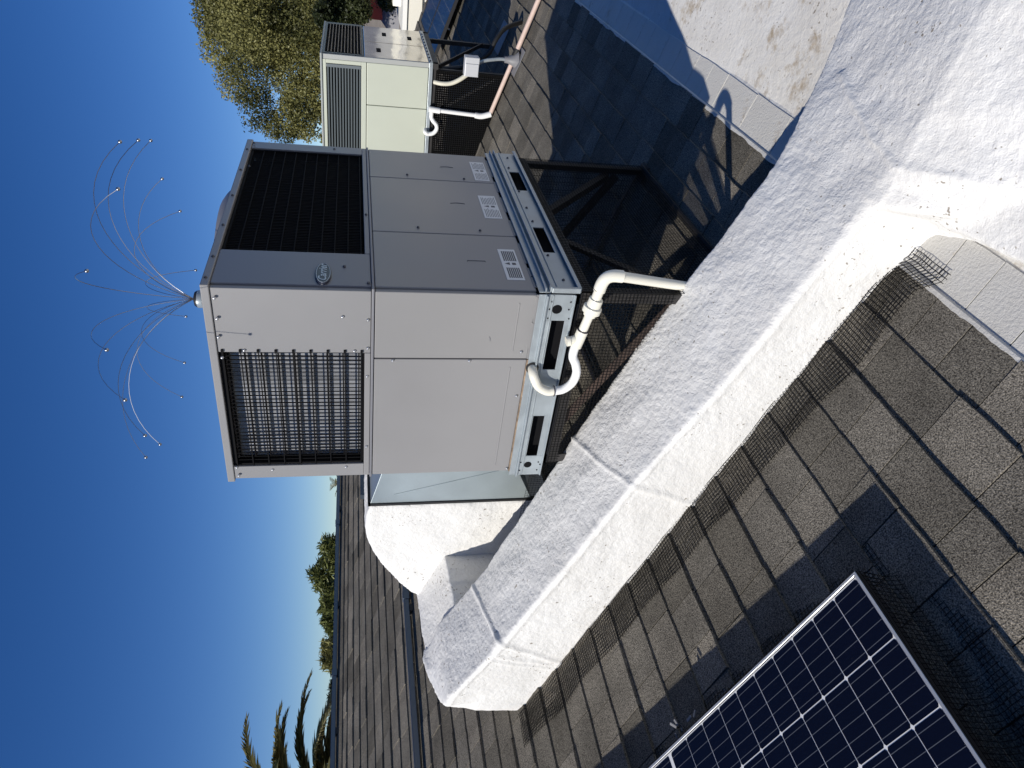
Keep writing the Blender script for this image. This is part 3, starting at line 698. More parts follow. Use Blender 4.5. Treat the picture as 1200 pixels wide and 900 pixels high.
# cross sections of the run: y, floor z, list of (x,z) : left foot, left mid, top-left, top-right, right foot
SEC = [(-2.3, -.975, -2.2, -1.1, -.905, -.42, -.835, .42, -.925),
       (-1.25, -.965, -2.0, -1.0, -.900, -.39, -.798, .34, -.905),
       (-.95, -.955, -1.7, -.85, -.890, -.375, -.786, .26, -.872),
       (-.72, -.950, -1.4, -.72, -.880, -.362, -.768, .18, -.812),
       (-.56, -.948, -1.1, -.58, -.875, -.355, -.745, .11, -.745),
       (-.49, -.946, -.62, -.42, -.858, -.356, -.722, .085, -.715),
       (-.42, zr(-.42)-.04, -.43, -.385, -.80, -.357, -.698, .06, -.675),
       (-.27, zr(-.27)-.03, -.385, -.37, -.74, -.358, -.640, .05, -.606),
       (-.02, zr(-.02)-.03, -.375, -.365, -.66, -.36, -.547, .05, -.503),
       (.13, zr(.13)-.03, -.372, -.365, -.60, -.36, -.485, .05, -.437),
       (.52, zr(.52)-.03, -.367, -.362, -.45, -.36, -.303, .05, -.283),
       (.97, zr(.97)-.03, -.362, -.358, -.28, -.36, -.130, .05, -.128),
       (1.39, zr(1.39)-.03, -.352, -.352, -.12, -.358, .039, .05, .02),
       (1.70, zr(1.70)-.03, -.348, -.350, .0, -.352, .190, .05, .165),
       (1.78, zr(1.78)-.03, -.342, -.345, .05, -.335, .198, .05, .205)]
rn = MB(); k = len(SEC)
for (y, zf, xl, xm, zm, xb, zb, xa, za) in SEC:
    for (x_, z_) in ((xl, zf), (xm, zm), (xb, zb), (xb*.5+xa*.5, (zb+za)/2+.008), (xa, za), (xa+.01, (za+zf)/2), (xa+.02, zf)): rn.v.append((x_, y, z_))
# rounded far end
for (y, sc, zz, fx) in ((1.845, -.308, .212, -.348), (1.895, -.262, .224, -.335), (1.935, -.196, .238, -.295), (1.960, -.12, .258, -.215), (1.972, -.03, .264, -.08)):
    zf = zr(y)-.03
    for (x_, z_) in ((fx, zf), ((fx*.6+sc*.4)-.012, .06), (sc, zz-.012), (sc*.5+.025, zz+.004), (.05, zz), (.06, .08), (.07, zf)): rn.v.append((x_, y, z_))
nr = len(rn.v)//7
for i in range(nr-1):
    for j in range(7):
        j2 = (j+1) % 7; rn.f.append((i*7+j, i*7+j2, (i+1)*7+j2, (i+1)*7+j))
rn.f.append(tuple(range(7))); rn.f.append(tuple((nr-1)*7+j for j in range(7))[::-1])
# foam seam beads wrapped round the run, and the bead along its upper edge
def bead(y, ys, r=.009):   # loop over side and top at given y, skewed by ys
    def at_y(yy):
        for a, b in zip(SEC, SEC[1:]):
            if a[0] <= yy <= b[0]:
                t = (yy-a[0])/(b[0]-a[0]); return [a[i]*(1-t)+b[i]*t for i in range(9)]
        return SEC[-1]
    s0, s1, s2 = at_y(y-ys), at_y(y), at_y(y+ys)
    rn.tube([(s0[2], s0[0], s0[1]), (s1[5]-.001, s1[0], s1[6]-.004), ((s1[5]+s1[7])/2, (s1[0]+s2[0])/2, (s1[6]+s2[8])/2+.004), (s2[7], s2[0], s2[8])], r, 6)
def sec_at(yy):
    for a, b in zip(SEC, SEC[1:]):
        if a[0] <= yy <= b[0]:
            t = (yy-a[0])/(b[0]-a[0]); return [a[i]*(1-t)+b[i]*t for i in range(9)]
    return SEC[-1]
def seams(c):
    q_ = sec_at(c.y); d = max(0, q_[6]-c.z); lat = c.x+.36; h = 0
    wv = .006*noise.noise((c.x*9, c.z*9, 4))
    for y0, a, b, amp in ((.50, .36, .33, .0060), (1.345, .34, .50, .0070), (-.60, -.25, -.6, .006)):
        yr = y0+a*max(0, lat)*(1 if d < .03 else 0)+b*d+wv
        h += amp*math.exp(-((c.y-yr)/.009)**2)
    if d > .03:
        yr = 1.42+.34*d+wv; h += .0055*math.exp(-((c.y-yr)/.008)**2); yr = 1.455+.30*d+wv; h += .0045*math.exp(-((c.y-yr)/.007)**2)
    # bead of foam following the upper edge
    if abs(c.x+.352) < .03 and d < .05 and c.y > -1.3: h += .0042*math.exp(-((d-.018)/.010)**2)+.002*noise.noise((c.y*40, d*30, 2))
    # glob where the strap crosses the edge
    h += .012*math.exp(-((c.x+.335)**2+(c.y-1.37)**2+(c.z-(q_[6]))**2)/.0007)
    return h
remeshed('duct_run', rn, .0075, m_foam, dt, disp=.008, smooth_it=10, extra=seams)
br = MB()
br.add([(.0, 1.665, zr(1.665)-.03), (.42, 1.665, zr(1.665)-.03), (.42, 1.665, .150), (.0, 1.665, .125), (.0, 1.975, zr(1.975)-.03), (.42, 1.975, zr(1.975)-.03), (.42, 1.975, .272), (.0, 1.975, .250)],
      [(0,1,2,3), (7,6,5,4), (0,4,5,1), (1,5,6,2), (2,6,7,3), (3,7,4,0)])
br.tube([(.20, 1.665, zr(1.665)), (.20, 1.668, .138), (.20, 1.975, .24)], .010, 6)
remeshed('duct_branch', br, .0085, m_foam, dt, disp=.007, smooth_it=6)
el_ = MB(); prof = [(1.302, .508), (1.36, .520), (1.44, .524), (1.52, .515), (1.60, .492), (1.69, .455), (1.78, .406), (1.86, .352), (1.93, .298), (1.985, .24), (1.985, zr(1.985)-.03), (1.302, zr(1.302)-.03)]
el_.prism([(.352, y, z) for y, z in prof], (.68, 0, 0))
remeshed('duct_elbow', el_, .0105, m_foam, dt, disp=.010, smooth_it=5)

# lump of foam and screw head on branch
# ------------------------------------------------------------------ loose mesh strip at the foot of the duct
ms = MB()
def strip_pt(a, b):   # a along y, b across from the duct outwards
    y = -.405+a; wob = .006*noise.noise((a*6, b*20, 2))
    edge = -.374 - .012*noise.noise((a*2.3, 0, 5)) - (.045 if y < -.33 else 0)*min(1, (-.33-y)/.05 if y < -.33 else 0)
    zz = zr(y) + .018 + wob
    return Vector((edge-b, y+.004*noise.noise((a*5, b*9, 8)), zz))
Lm, Wm, spm = 2.28, .148, .0125
nb = int(Wm/spm)
na = int(Lm/spm)
for i in range(na+1):
    wv = Wm*(1+.10*noise.noise((i*.06, 3, 3)))
    ms.tube([strip_pt(i*spm, -.008+wv*j/4) for j in range(5)], .0011, 3, False)
for j in range(nb+1):
    ms.tube([strip_pt(Lm*i/90, -.006+j*spm*(1+.10*noise.noise((i*2*.06, 3, 3)))) for i in range(91)], .0011, 3, False)
tag(part('bird_mesh', ms, m_meshwire, fix=False), 'strip of black wire mesh lying on the shingles along the foot of the foam duct', 'wire mesh')

# ------------------------------------------------------------------ near solar panel
C0 = Vector((-1.0215, .1325, zr(.1325)+.146))
UU = Vector((-1, 0, 0)); VV = UPS; NN = NRM
PB = Matrix((UU, VV, UU.cross(VV))).transposed(); PBi = (UU.cross(VV)).dot(NRM)
if PBi < 0: PB = Matrix((-UU, VV, NRM)).transposed()   # right-handed basis
PU, PV = .158, .0806; UL, VL = .010*2+PU*6, .010*2+PV*20+.012
cellme = bpy.data.meshes.new('cell')
cw, ch, cc = PU/2-.0018, PV/2-.0013, .0048
cpoly = [(-cw+cc, -ch), (cw-cc, -ch), (cw, -ch+cc*.7), (cw, ch-cc*.7), (cw-cc, ch), (-cw+cc, ch), (-cw, ch-cc*.7), (-cw, -ch+cc*.7)]
cellme.from_pydata([(x, y, 0) for x, y in cpoly]+[(x, y, .0006) for x, y in cpoly], [], [tuple(range(8))[::-1], tuple(range(8, 16))]+[(i, (i+1) % 8, 8+(i+1) % 8, 8+i) for i in range(8)]); finish(cellme, m_cell)
ceul = PB.to_euler()
def solar_panel(C, label, group=None, cells='near'):
    t = thing('solar_panel', C, label, 'solar panel', group)
    fm = MB(); w, d = .0075, .036
    fm.obox(C-NN*d, UU*UL, VV*w, NN*d); fm.obox(C+VV*(VL-w)-NN*d, UU*UL, VV*w, NN*d)
    fm.obox(C+VV*w-NN*d, UU*w, VV*(VL-2*w), NN*(d-.0003)); fm.obox(C+UU*(UL-w)+VV*w-NN*d, UU*w, VV*(VL-2*w), NN*(d-.0003))
    fr_ = part('frame', fm, m_blackplastic, t)  # sides coloured black for their shade and the dark skirt mesh
    lp_ = MB(); h_ = .0022
    lp_.obox(C-VV*.0006+NN*.0002, UU*UL, VV*w, NN*h_); lp_.obox(C+VV*(VL-w)+NN*.0002, UU*UL, VV*w, NN*h_)
    lp_.obox(C+VV*(w-.0006)+NN*.0002, UU*w, VV*(VL-2*w+.0006), NN*h_); lp_.obox(C+UU*(UL-w)+VV*(w-.0006)+NN*.0002, UU*w, VV*(VL-2*w+.0006), NN*h_)
    part('frame_lip', lp_, m_frame, fr_, bevel=.0006, seg=1)
    b = MB(); b.obox(C+UU*w+VV*w-NN*.008, UU*(UL-2*w), VV*(VL-2*w), NN*.004); part('backsheet', b, m_backsheet, t)
    if cells == 'near':
        for i in range(6):
            for j in range(20):
                p = C+UU*(.010+PU*(i+.5))+VV*(.010+PV*(j+.5)+(.012 if j > 9 else 0))-NN*.0036
                o = mesh_obj('cell', cellme, t); o.location = p-ORG[t.name]; o.rotation_euler = ceul
        gl = MB(); gl.add([C+UU*w+VV*w-NN*.0018, C+UU*(UL-w)+VV*w-NN*.0018, C+UU*(UL-w)+VV*(VL-w)-NN*.0018, C+UU*w+VV*(VL-w)-NN*.0018], [(3,2,1,0)]); part('glass', gl, m_glass, t, fix=False)
    return t
sp1 = solar_panel(C0, 'black celled solar panel with silver frame on the shingles in the lower left corner')
rk = MB(); dn = C0-NN*.038
rk.bar(dn+UU*.25+VV*.02, dn+UU*.25+VV*(VL-.05), .03); rk.bar(dn+UU*.75+VV*.02, dn+UU*.75+VV*(VL-.05), .03); part('mounting_rail', rk, m_frame, sp1)
# bird mesh skirt round the panel: curved down and out on to the roof
sk = MB()
def skirt(o, along, out, ln, sp_=.0125):
    o, along, out = Vector(o), Vector(along).normalized(), Vector(out).normalized()
    h0 = .134
    def prof(b, s): 
        # b from 0 top to 1 end : vertical drop then flare
        dro = min(1, b/.55); fla = max(0, (b-.40)/.60)
        p = o+along*s+out*(.004+.11*fla**1.4)+NN*(-h0*dro**1.1+.002+.012*noise.noise((s*4, b*3, 7)))
        return p
    n = int(ln/sp_)
    for i in range(n+1): sk.tube([prof(.06+.94*j/8, i*sp_) for j in range(9)], .0009, 3, False)
    for j in range(17): sk.tube([prof(j/16, ln*i/60) for i in range(61)], .0008, 3, False)
skirt(C0, UU, -VV, UL); skirt(C0, VV, -UU, VL)
part('mesh_skirt', sk, m_meshwire, sp1, fix=False)
# bits of cable clip left beside the panel
cl = thing('cable_clip', (-.96, .99, zr(.99)+.09), 'crumpled grey cable clips lying against the upper edge of the near solar panel', 'cable clip')
rr = random.Random(5)
for i in range(6):
    a = Vector((-.985+rr.uniform(-.01, .02), .845+rr.uniform(-.03, .05), 0)); a.z = zr(a.y)+.10+rr.uniform(0, .03)
    m_ = MB(); m_.bar(a, a+Vector((rr.uniform(-.02, .02), rr.uniform(-.02, .02), rr.uniform(-.012, .012))), .008, .003); part('clip', m_, m_lead, cl)

# ------------------------------------------------------------------ conduits on the roof
def conduit(y, h, label, coup):
    t = thing('roof_conduit', (0, y, zr(y)), label, 'conduit')
    b = MB(); b.box((RX0+.1, y-.016, zr(y)+h), (9.3, y+.016, zr(y)+h+.034)); part('channel', b, m_bluegrey, t, bevel=.003)
    for i in range(12):
        x_ = -3.6+i*1.13; c = MB(); c.box((x_, y-.03, zr(y-.03)+.012), (x_+.05, y+.03, zr(y)+h)); part('support_block', c, m_rubber, t)
    for x_ in coup:
        c = MB(); c.box((x_, y-.021, zr(y)+h-.005), (x_+.06, y+.021, zr(y)+h+.039)); part('coupling', c, m_bluegrey, t, bevel=.003)
conduit(2.90, .022, 'dark conduit lying level across the shingles behind the foam duct, lower of the two', (1.02, -.9))
conduit(RIDGE_Y-.03, .03, 'dark conduit running along the ridge of the shingled roof against the sky', (1.4, 3.0))

# ------------------------------------------------------------------ second air conditioner
AX, AY, AW, AD = 4.0, .295, 1.09, 1.10
b2 = thing('air_conditioner', (AX, AY, -.03), 'older pale green air conditioner with grey louvres, behind the large grey one', 'air conditioner')
Q = lambda n, mb, m, **k: part(n, mb, m, b2, **k)
m_ = MB(); m_.box((AX+.02, AY+.02, 0), (AX+AW-.02, AY+AD-.02, .80)); Q('cabinet', m_, m_dark)
m_ = MB(); m_.box((AX, AY+.034, .004), (AX+.02, AY+.345, .470)); Q('panel', m_, m_green, bevel=.004)
m_ = MB(); m_.box((AX, AY+.349, .004), (AX+.02, AY+AD, .470)); Q('panel', m_, m_green, bevel=.004)
# frame round the louvres
m_ = MB(); m_.box((AX, AY+.034, .474), (AX+.02, AY+AD, .512)); m_.box((AX, AY+.034, .772), (AX+.02, AY+AD, .800)); m_.box((AX, AY+.034, .5125), (AX+.02, AY+.062, .7715)); m_.box((AX, AY+AD-.05, .5125), (AX+.02, AY+AD, .7715))
Q('louvre_frame', m_, m_green, bevel=.003)
m_ = MB(); m_.box((AX+.004, AY, -.02), (AX+.03, AY+.033, .800)); Q('corner_post', m_, M('aged_grey_post', (.36, .37, .35), .5))
sl_ = MB(); sl_.box((0, 0, 0), (.020, AD-.115, .0055)); slm = bpy.data.meshes.new('louvre_slat'); slm.from_pydata(sl_.v, [], sl_.f); finish(slm, m_slat)
for i in range(12):
    inst('louvre_slat', slm, b2, (AX-.004, AY+.063, .5165+.0215*i), (0, math.radians(-24), 0), (1.0, 1, .9))
m_ = MB(); m_.box((AX-.006, AY+.064, .514), (AX+.014, AY+.088, .770)); Q('louvre_end_cap', m_, m_slat, bevel=.003)
sl_ = MB(); sl_.box((0, 0, 0), (AW-.13, .020, .006)); slm2 = bpy.data.meshes.new('louvre_slat'); slm2.from_pydata(sl_.v, [], sl_.f); finish(slm2, M('dark_louvre', (.022, .024, .027), .45))
for i in range(11):
    inst('louvre_slat', slm2, b2, (AX+.065, AY-.006, .512+.0245*i), (math.radians(20), 0, 0), (1, 1.0, 1.0))
m_ = MB(); m_.box((AX+.031, AY-.004, .495), (AX+AW, AY+.02, .509)); m_.box((AX+.031, AY-.004, .782), (AX+AW, AY+.02, .800)); m_.box((AX+.031, AY-.004, .5095), (AX+.06, AY+.02, .7815)); m_.box((AX+AW-.06, AY-.004, .5095), (AX+AW, AY+.02, .7815))
Q('louvre_frame', m_, bpy.data.materials['dark_louvre'])
m_ = MB(); m_.box((AX+.031, AY, .0), (AX+.52, AY+.02, .490)); Q('panel', m_, m_polish, bevel=.004)
m_ = MB(); m_.box((AX+.525, AY, .0), (AX+AW, AY+.02, .490)); Q('panel', m_, m_polish, bevel=.004)
for x_, z_ in ((AX+.22, .36), (AX+.78, .30), (AX+.72, .09)):
    m_ = MB(); m_.box((x_, AY-.004, z_), (x_+.10, AY+.001, z_+.035)); Q('handle_recess', m_, m_dark, bevel=.008)
m_ = MB(); m_.box((AX-.01, AY-.008, .801), (AX+AW+.01, AY+AD+.01, .815)); Q('lid', m_, M('weathered_lid', (.30, .32, .31), .5), bevel=.003)
m_ = MB(); m_.box((AX-.006, AY-.006, -.028), (AX+AW, AY+AD, .0)); Q('base_rail', m_, m_galv, bevel=.002)
for x_ in range(10):
    inst('screw', smd, b2, (AX+.05+.1*x_, AY-.006, -.010), ry, (1.5,)*3)
# its stand
s2 = thing('equipment_stand', (AX+.5, AY+.5, zr(AY)), 'dark iron stand with sloping brace beneath the pale green air conditioner', 'metal stand')
for xx in (AX+.04, AX+AW-.04):
    for yy in (AY+.06, AY+AD-.04): m_ = MB(); m_.bar((xx, yy, -.03), (xx, yy, zr(yy)+.015), .035); part('leg', m_, m_iron, s2)
for yy in (AY+.02, AY+AD-.02): m_ = MB(); m_.bar((AX, yy, -.05), (AX+AW, yy, -.05), .04); part('top_rail', m_, m_iron, s2)
for xx in (AX+.03, AX+AW-.03): m_ = MB(); m_.bar((xx, AY, -.05), (xx, AY+AD, -.05), .04); part('top_rail', m_, m_iron, s2)
m_ = MB(); m_.bar((AX+.02, AY+.37, -.06), (AX+.02, AY+.08, -.52), .035, .02); part('brace', m_, M('grey_brace', (.07, .07, .075), .5), s2)
m_ = MB(); m_.bar((AX+.06, AY+.03, -.08), (AX+.95, AY+.03, -.55), .03, .012); part('brace', m_, m_iron, s2)
m_ = MB(); grid(m_, (AX+.004, AY+.05, -.06), (0,1,0), (0,0,-1), AD-.1, lambda a: (0, -.06-zr(AY+.05+a)-.01), .017, .0095); part('mesh_screen', m_, m_meshwire, s2, fix=False)
m_ = MB(); grid(m_, (AX, AY+AD, -.06), (1,0,0), (0,0,-1), AW, .30, .017, .0070); part('mesh_screen', m_, m_meshwire, s2, fix=False)
# its condensate pipe: trap, drop and run down the roof
d2 = thing('drain_pipe', (AX-.03, .65, zr(.65)), 'white drain pipe with trap turning pinkish along the shingles below the pale green unit', 'drain pipe')
xx = AX-.03
E2 = lambda n, mb, m: part(n, mb, m, d2, smooth=True)
E2('trap_bend', MB().tube(smooth_path([(AX+.02, .80, .006), (xx-.01, .812, .006), (xx-.01, .822, -.02), (xx-.01, .812, -.058), (xx-.01, .78, -.082), (xx-.01, .745, -.078), (xx-.01, .715, -.05), (xx, .69, -.036), (xx, .65, -.036)], 4), .0165, 10), m_pvc_w)
E2('tee', MB().tube([(xx, .628, -.012), (xx, .636, -.10)], .023, 12), m_pvc_w)
E2('drop_pipe', MB().tube([(xx, .634, -.09), (xx, .650, -.42)], .0170, 10), m_pvc_w)
E2('elbow', MB().tube(smooth_path([(xx, .649, -.385), (xx, .652, -.44), (xx-.002, .63, zr(.63)+.04)], 4), .024, 10), m_pvc_w)
pend = (xx+.06, -.42, zr(-.42)+.045)
def along(t): 
    a = Vector((xx-.002, .64, zr(.64)+.045)); return a.lerp(Vector(pend), t)
E2('sloping_pipe', MB().tube([along(0), along(.385)], .0175, 10), m_pinkpipe)
E2('sloping_pipe', MB().tube([along(.47), along(1)], .0190, 10), m_pinkpipe)
E2('rubber_coupling', MB().tube([along(.38), along(.475)], .027, 10), m_rubber)
E2('pipe_support', MB().box(tuple(along(.43)-Vector((.05, .03, .045))), tuple(along(.43)+Vector((.05, .03, -.02)))), m_rubber)
# disconnect box, conduits, flashing
eb = thing('disconnect_box', (AX-.06, .27, -.32), 'small light grey electrical disconnect box on the stand of the pale green unit', 'electrical box')
m_ = MB(); m_.box((AX-.09, .205, -.372), (AX+.0, .345, -.262)); part('enclosure', m_, m_elecbox, eb, bevel=.004)
m_ = MB(); m_.box((AX-.096, .250, -.368), (AX-.090, .340, -.266)); part('cover', m_, m_elecbox, eb, bevel=.003)
fx = tag(part('flexible_conduit', MB().tube(smooth_path([(AX+.01, .43, -.045), (AX-.02, .43, -.10), (AX-.03, .42, -.17), (AX-.04, .385, -.235), (AX-.04, .335, -.300)]), .017, 10), m_cream, smooth=True),
    'cream flexible conduit curving from the pale green unit into the disconnect box', 'conduit')
bh = tag(part('black_hose', MB().tube(smooth_path([(AX+.12, .36, -.03), (AX+.10, .33, -.25), (AX+.10, .27, -.38), (AX+.10, .20, -.47), (AX+.12, .10, -.52), (AX+.20, .03, -.60), (AX+.32, .0, zr(0)+.02)]), .018, 10), m_rubber, smooth=True),
    'black hose curving down to the shingles beside the grey disconnect box', 'hose')
fb = thing('pipe_flashing', (AX-.02, .22, zr(.22)), 'grey flashing boot with short metal conduit below the disconnect box', 'flashing')
c_ = Vector((AX-.01, .215, zr(.215)+.012)); m_ = MB(); m_.obox(c_-Vector((.11,0,0))-UPS*.10, (.22,0,0), UPS*.20, NRM*.004); part('base_plate', m_, m_lead, fb)
m_ = MB(); m_.lathe(c_, [(.075, .0), (.045, .03), (.026, .075), (.024, .10)], 16); part('cone', m_, m_lead, fb, smooth=True)
part('metal_conduit', MB().tube(smooth_path([c_+Vector((0, 0, .09)), c_+Vector((0, .0, .14)), (AX-.02, .235, -.42), (AX-.03, .26, -.37)]), .013, 10), m_galv, fb, smooth=True)
tag(part('flashing_plate', MB().obox(Vector((4.62, .10, zr(.10)+.012)), (.30,0,0), UPS*.24, NRM*.004), M('light_flashing', (.26, .26, .26), .5)), 'flat light grey flashing plate on the shingles beyond the black hose', 'flashing')
# vent stub and small debris near

# ------------------------------------------------------------------ far solar array
NNs = NN
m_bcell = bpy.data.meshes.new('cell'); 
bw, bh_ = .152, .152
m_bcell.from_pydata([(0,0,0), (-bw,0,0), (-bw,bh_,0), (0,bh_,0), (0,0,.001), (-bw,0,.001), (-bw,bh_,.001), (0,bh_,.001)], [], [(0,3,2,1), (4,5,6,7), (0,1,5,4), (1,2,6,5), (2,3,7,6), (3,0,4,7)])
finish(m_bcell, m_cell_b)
def blue_panel(x0, y_top, label):
    hh = .115; w, ln = .98, 1.62
    C = Vector((x0, y_top, zr(y_top)+hh)); t = thing('solar_panel', C, label, 'solar panel', 'blue solar panels beyond the pale green unit')
    X_ = Vector((1,0,0)); D_ = -UPS
    fm = MB(); fm.obox(C-NN*.036, X_*w, D_*.012, NN*.036); fm.obox(C-NN*.036+D_*(ln-.012), X_*w, D_*.012, NN*.036)
    fm.obox(C-NN*.036+D_*.012, X_*.012, D_*(ln-.024), NN*.0355); fm.obox(C-NN*.036+D_*.012+X_*(w-.012), X_*.012, D_*(ln-.024), NN*.0355)
    part('frame', fm, m_blackplastic, t)
    b = MB(); b.obox(C+X_*.012+D_*.012-NN*.008, X_*(w-.024), D_*(ln-.024), NN*.004); part('backsheet', b, M('grey_backsheet', (.35, .37, .42), .5), t)
    for i in range(6):
        for j in range(10):
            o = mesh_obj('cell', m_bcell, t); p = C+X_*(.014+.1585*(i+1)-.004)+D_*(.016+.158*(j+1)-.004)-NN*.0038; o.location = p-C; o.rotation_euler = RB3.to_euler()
    gl = MB(); gl.add([C+X_*.012+D_*.012-NN*.0015, C+X_*(w-.012)+D_*.012-NN*.0015, C+X_*(w-.012)+D_*(ln-.012)-NN*.0015, C+X_*.012+D_*(ln-.012)-NN*.0015], [(3,2,1,0)]); part('glass', gl, m_glass, t, fix=False)
    for i in (.2, .78):
        l = MB(); l.bar(C+X_*i+D_*.2-NN*.037, C+X_*i+D_*1.4-NN*.037, .03); part('mounting_rail', l, m_frame, t)
        for dd in (.3, 1.2): l = MB(); l.bar(C+X_*i+D_*dd-NN*.05, C+X_*i+D_*dd-NN*(hh-.006), .02); part('mounting_foot', l, m_frame, t)
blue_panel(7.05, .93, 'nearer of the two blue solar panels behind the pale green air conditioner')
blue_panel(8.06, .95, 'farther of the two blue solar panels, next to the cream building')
blue_panel(9.07-.2, .97, 'blue solar panel farthest behind the pale green unit, next to the white building') if False else None

# ------------------------------------------------------------------ neighbouring buildings
def ray_pt(ix, iy, dist):   # a place along a sight line, used to lay out the far neighbourhood
    d = FWD+RGT*((900-iy-450)/851.7)+DWN*((ix-600)/851.7); d.normalize(); h = math.hypot(d.x, d.y); return CAMLOC+d*(dist/h)
nb1 = thing('white_building', (16, -1, GZ), 'cream white flat roofed building beyond the blue solar panels', 'building')
m_cr = M('cream_stucco', (.70, .67, .58), .8, bump=.1, bscale=30); m_ltblue = M('pale_roof', (.55, .58, .60), .7)
wx = 12.4; yl = ray_pt(480, 36, 17)  # left corner direction
m_ = MB(); m_.box((wx, -9, GZ), (wx+9, 1.72, -.62)); part('wall', m_, m_cr, nb1)
m_ = MB(); m_.box((wx-.06, -9, -.616), (wx+9, 1.78, -.36)); part('fascia', m_, m_cr, nb1)
m_ = MB(); m_.box((wx-.10, -9, -.357), (wx+9, 1.82, -.28)); part('coping', m_, M('coping_white', (.78, .77, .72), .6), nb1)
m_ = MB(); m_.box((wx+.6, -9, -.28), (wx+9, 1.5, -.14)); part('parapet', m_, M('upper_parapet', (.76, .74, .66), .7), nb1)
nb2 = thing('grey_house', (22, 1, GZ), 'grey roofed house with red panel and white dish behind the cream building', 'house')
m_gr = M('grey_roof_sheet', (.24, .24, .26), .7); m_ = MB()
m_.add([(19, -6, -.35), (19, 3.2, -.35), (27, 3.2, .62), (27, -6, .62), (19, -6, -.6), (19, 3.2, -.6), (27, 3.2, -.6), (27, -6, -.6)], [(0,1,2,3), (7,6,5,4), (0,4,5,1), (1,5,6,2), (2,6,7,3), (3,7,4,0)])
part('roof', m_, m_gr, nb2)
m_ = MB(); m_.box((19.3, -6, GZ), (26.7, 3.0, -.61)); part('wall', m_, m_cr, nb2)
grl = MB()
for i in range(14): grl.box((24.2, 2.0-.14*i-2.2, .32), (24.26, 2.0-.14*i-2.12, .85))
grl.box((24.27, -2.3, .30), (24.4, 0, .86)); part('roof_grille', grl, M('pale_grey_grille', (.40, .40, .42), .6), nb2)
m_ = MB(); m_.box((20.2, 2.45, -.22), (20.8, 3.15, .30)); part('red_panel', m_, M('red_paint', (.50, .06, .04), .6), nb2)
dsh = MB(); c_ = Vector((19.0, 2.15, -.02)); 
dsh.tube([c_, c_+Vector((-.03, 0, 0)), c_+Vector((-.06, 0, 0))], [.10, .16, .19], 20); dobj = part('dish', dsh, m_pvc_w, nb2)
m_ = MB(); m_.bar(c_+Vector((0.02, 0, 0)), c_+Vector((.02, 0, -.36)), .05); part('dish_mast', m_, m_iron, nb2)

# ------------------------------------------------------------------ vegetation
def foliage(name, clumps, n, size, mat, parent, seed, elong=1.6, droop=0.0, scat=.14, ctv=.38):
    r = random.Random(seed); v = []; f = []; tn = []
    wsum = [c[1]**2 for c in clumps]; tot = sum(wsum)
    for (c, rad), w in zip(clumps, wsum):
        c = Vector(c); k = int(n*w/tot); ct = r.uniform(-ctv, ctv)
        for _ in range(k):
            d = Vector((r.gauss(0,1), r.gauss(0,1), r.gauss(0,1))); d = d.normalized()*rad*min(1.7, (r.random()**.38)*(1+scat*abs(r.gauss(0,1))))
            d.z *= .8
            if noise.noise((c+d)*1.2/max(.3, rad)) < -.34: continue
            p = c+d; a = Vector((r.gauss(0,1), r.gauss(0,1), r.gauss(0,1)-droop)).normalized(); b = a.cross(Vector((r.gauss(0,1), r.gauss(0,1), r.gauss(0,1)))).normalized()
            s = size*r.uniform(.6, 1.35); o = len(v)
            v += [tuple(p-a*s*elong*.5), tuple(p+b*s*.5), tuple(p+a*s*elong*.5), tuple(p-b*s*.5)]; f.append((o, o+1, o+2, o+3))
            t = min(1, max(0, .5+ct+r.uniform(-.22, .22))); tn += [t]*4
    off = ORG.get(parent.name, Vector((0,0,0))); me = bpy.data.meshes.new(name); me.from_pydata([tuple(Vector(q_)-off) for q_ in v], [], f); me.update(); me.materials.append(mat)
    at = me.attributes.new('tint', 'FLOAT', 'POINT'); at.data.foreach_set('value', tn)
    return mesh_obj(name, me, parent)
def limb(mb, p, q_, r0, r1, seed, n=7, wob=.12):
    r = random.Random(seed); p, q_ = Vector(p), Vector(q_); L_ = (q_-p).length; pts = [p.lerp(q_, i/n)+Vector((r.uniform(-1,1), r.uniform(-1,1), r.uniform(-1,1)))*wob*L_*.25*math.sin(math.pi*i/n) for i in range(n+1)]
    mb.tube(pts, [r0+(r1-r0)*i/n for i in range(n+1)], 7); return pts
def tree(label, center, rx_, rz_, nleaf, size, mat, seed, ncl=46, group=None, name='leafy_tree', extra=()):
    c = Vector(center); gz = GZ; t = thing(name, (c.x, c.y, gz), label, 'tree', group); r = random.Random(seed)
    tk = MB(); fork = Vector((c.x+r.uniform(-.3, .3), c.y, c.z-rz_*.95)); limb(tk, (c.x, c.y, gz), fork, .26, .18, seed, wob=.05)
    part('trunk', tk, m_bark, t, smooth=True)
    cl_ = []
    for i in range(ncl):
        while True:
            d = Vector((r.uniform(-1,1), r.uniform(-1,1), r.uniform(-1,1)))
            if .25 < d.length < 1: break
        d = d.normalized()*(d.length**.5)
        cl_.append((c+Vector((d.x*rx_, d.y*rx_, d.z*rz_)), r.uniform(.17, .32)*min(rx_, rz_)))
    cl_ += list(extra)
    lb = MB()
    for i, (q_, rad) in enumerate(cl_[::3]):
        mid = fork.lerp(q_, .45)+Vector((0, 0, .25*r.random())); limb(lb, fork, mid, .09, .05, i, 4); limb(lb, mid, q_, .05, .012, i+90, 5, .2)
    part('branch', lb, m_bark, t, smooth=True)
    foliage('crown', cl_, nleaf, size, mat, t, seed)
    return t
cT = ray_pt(330, 10, 21.0)
left_dir = -RGT0
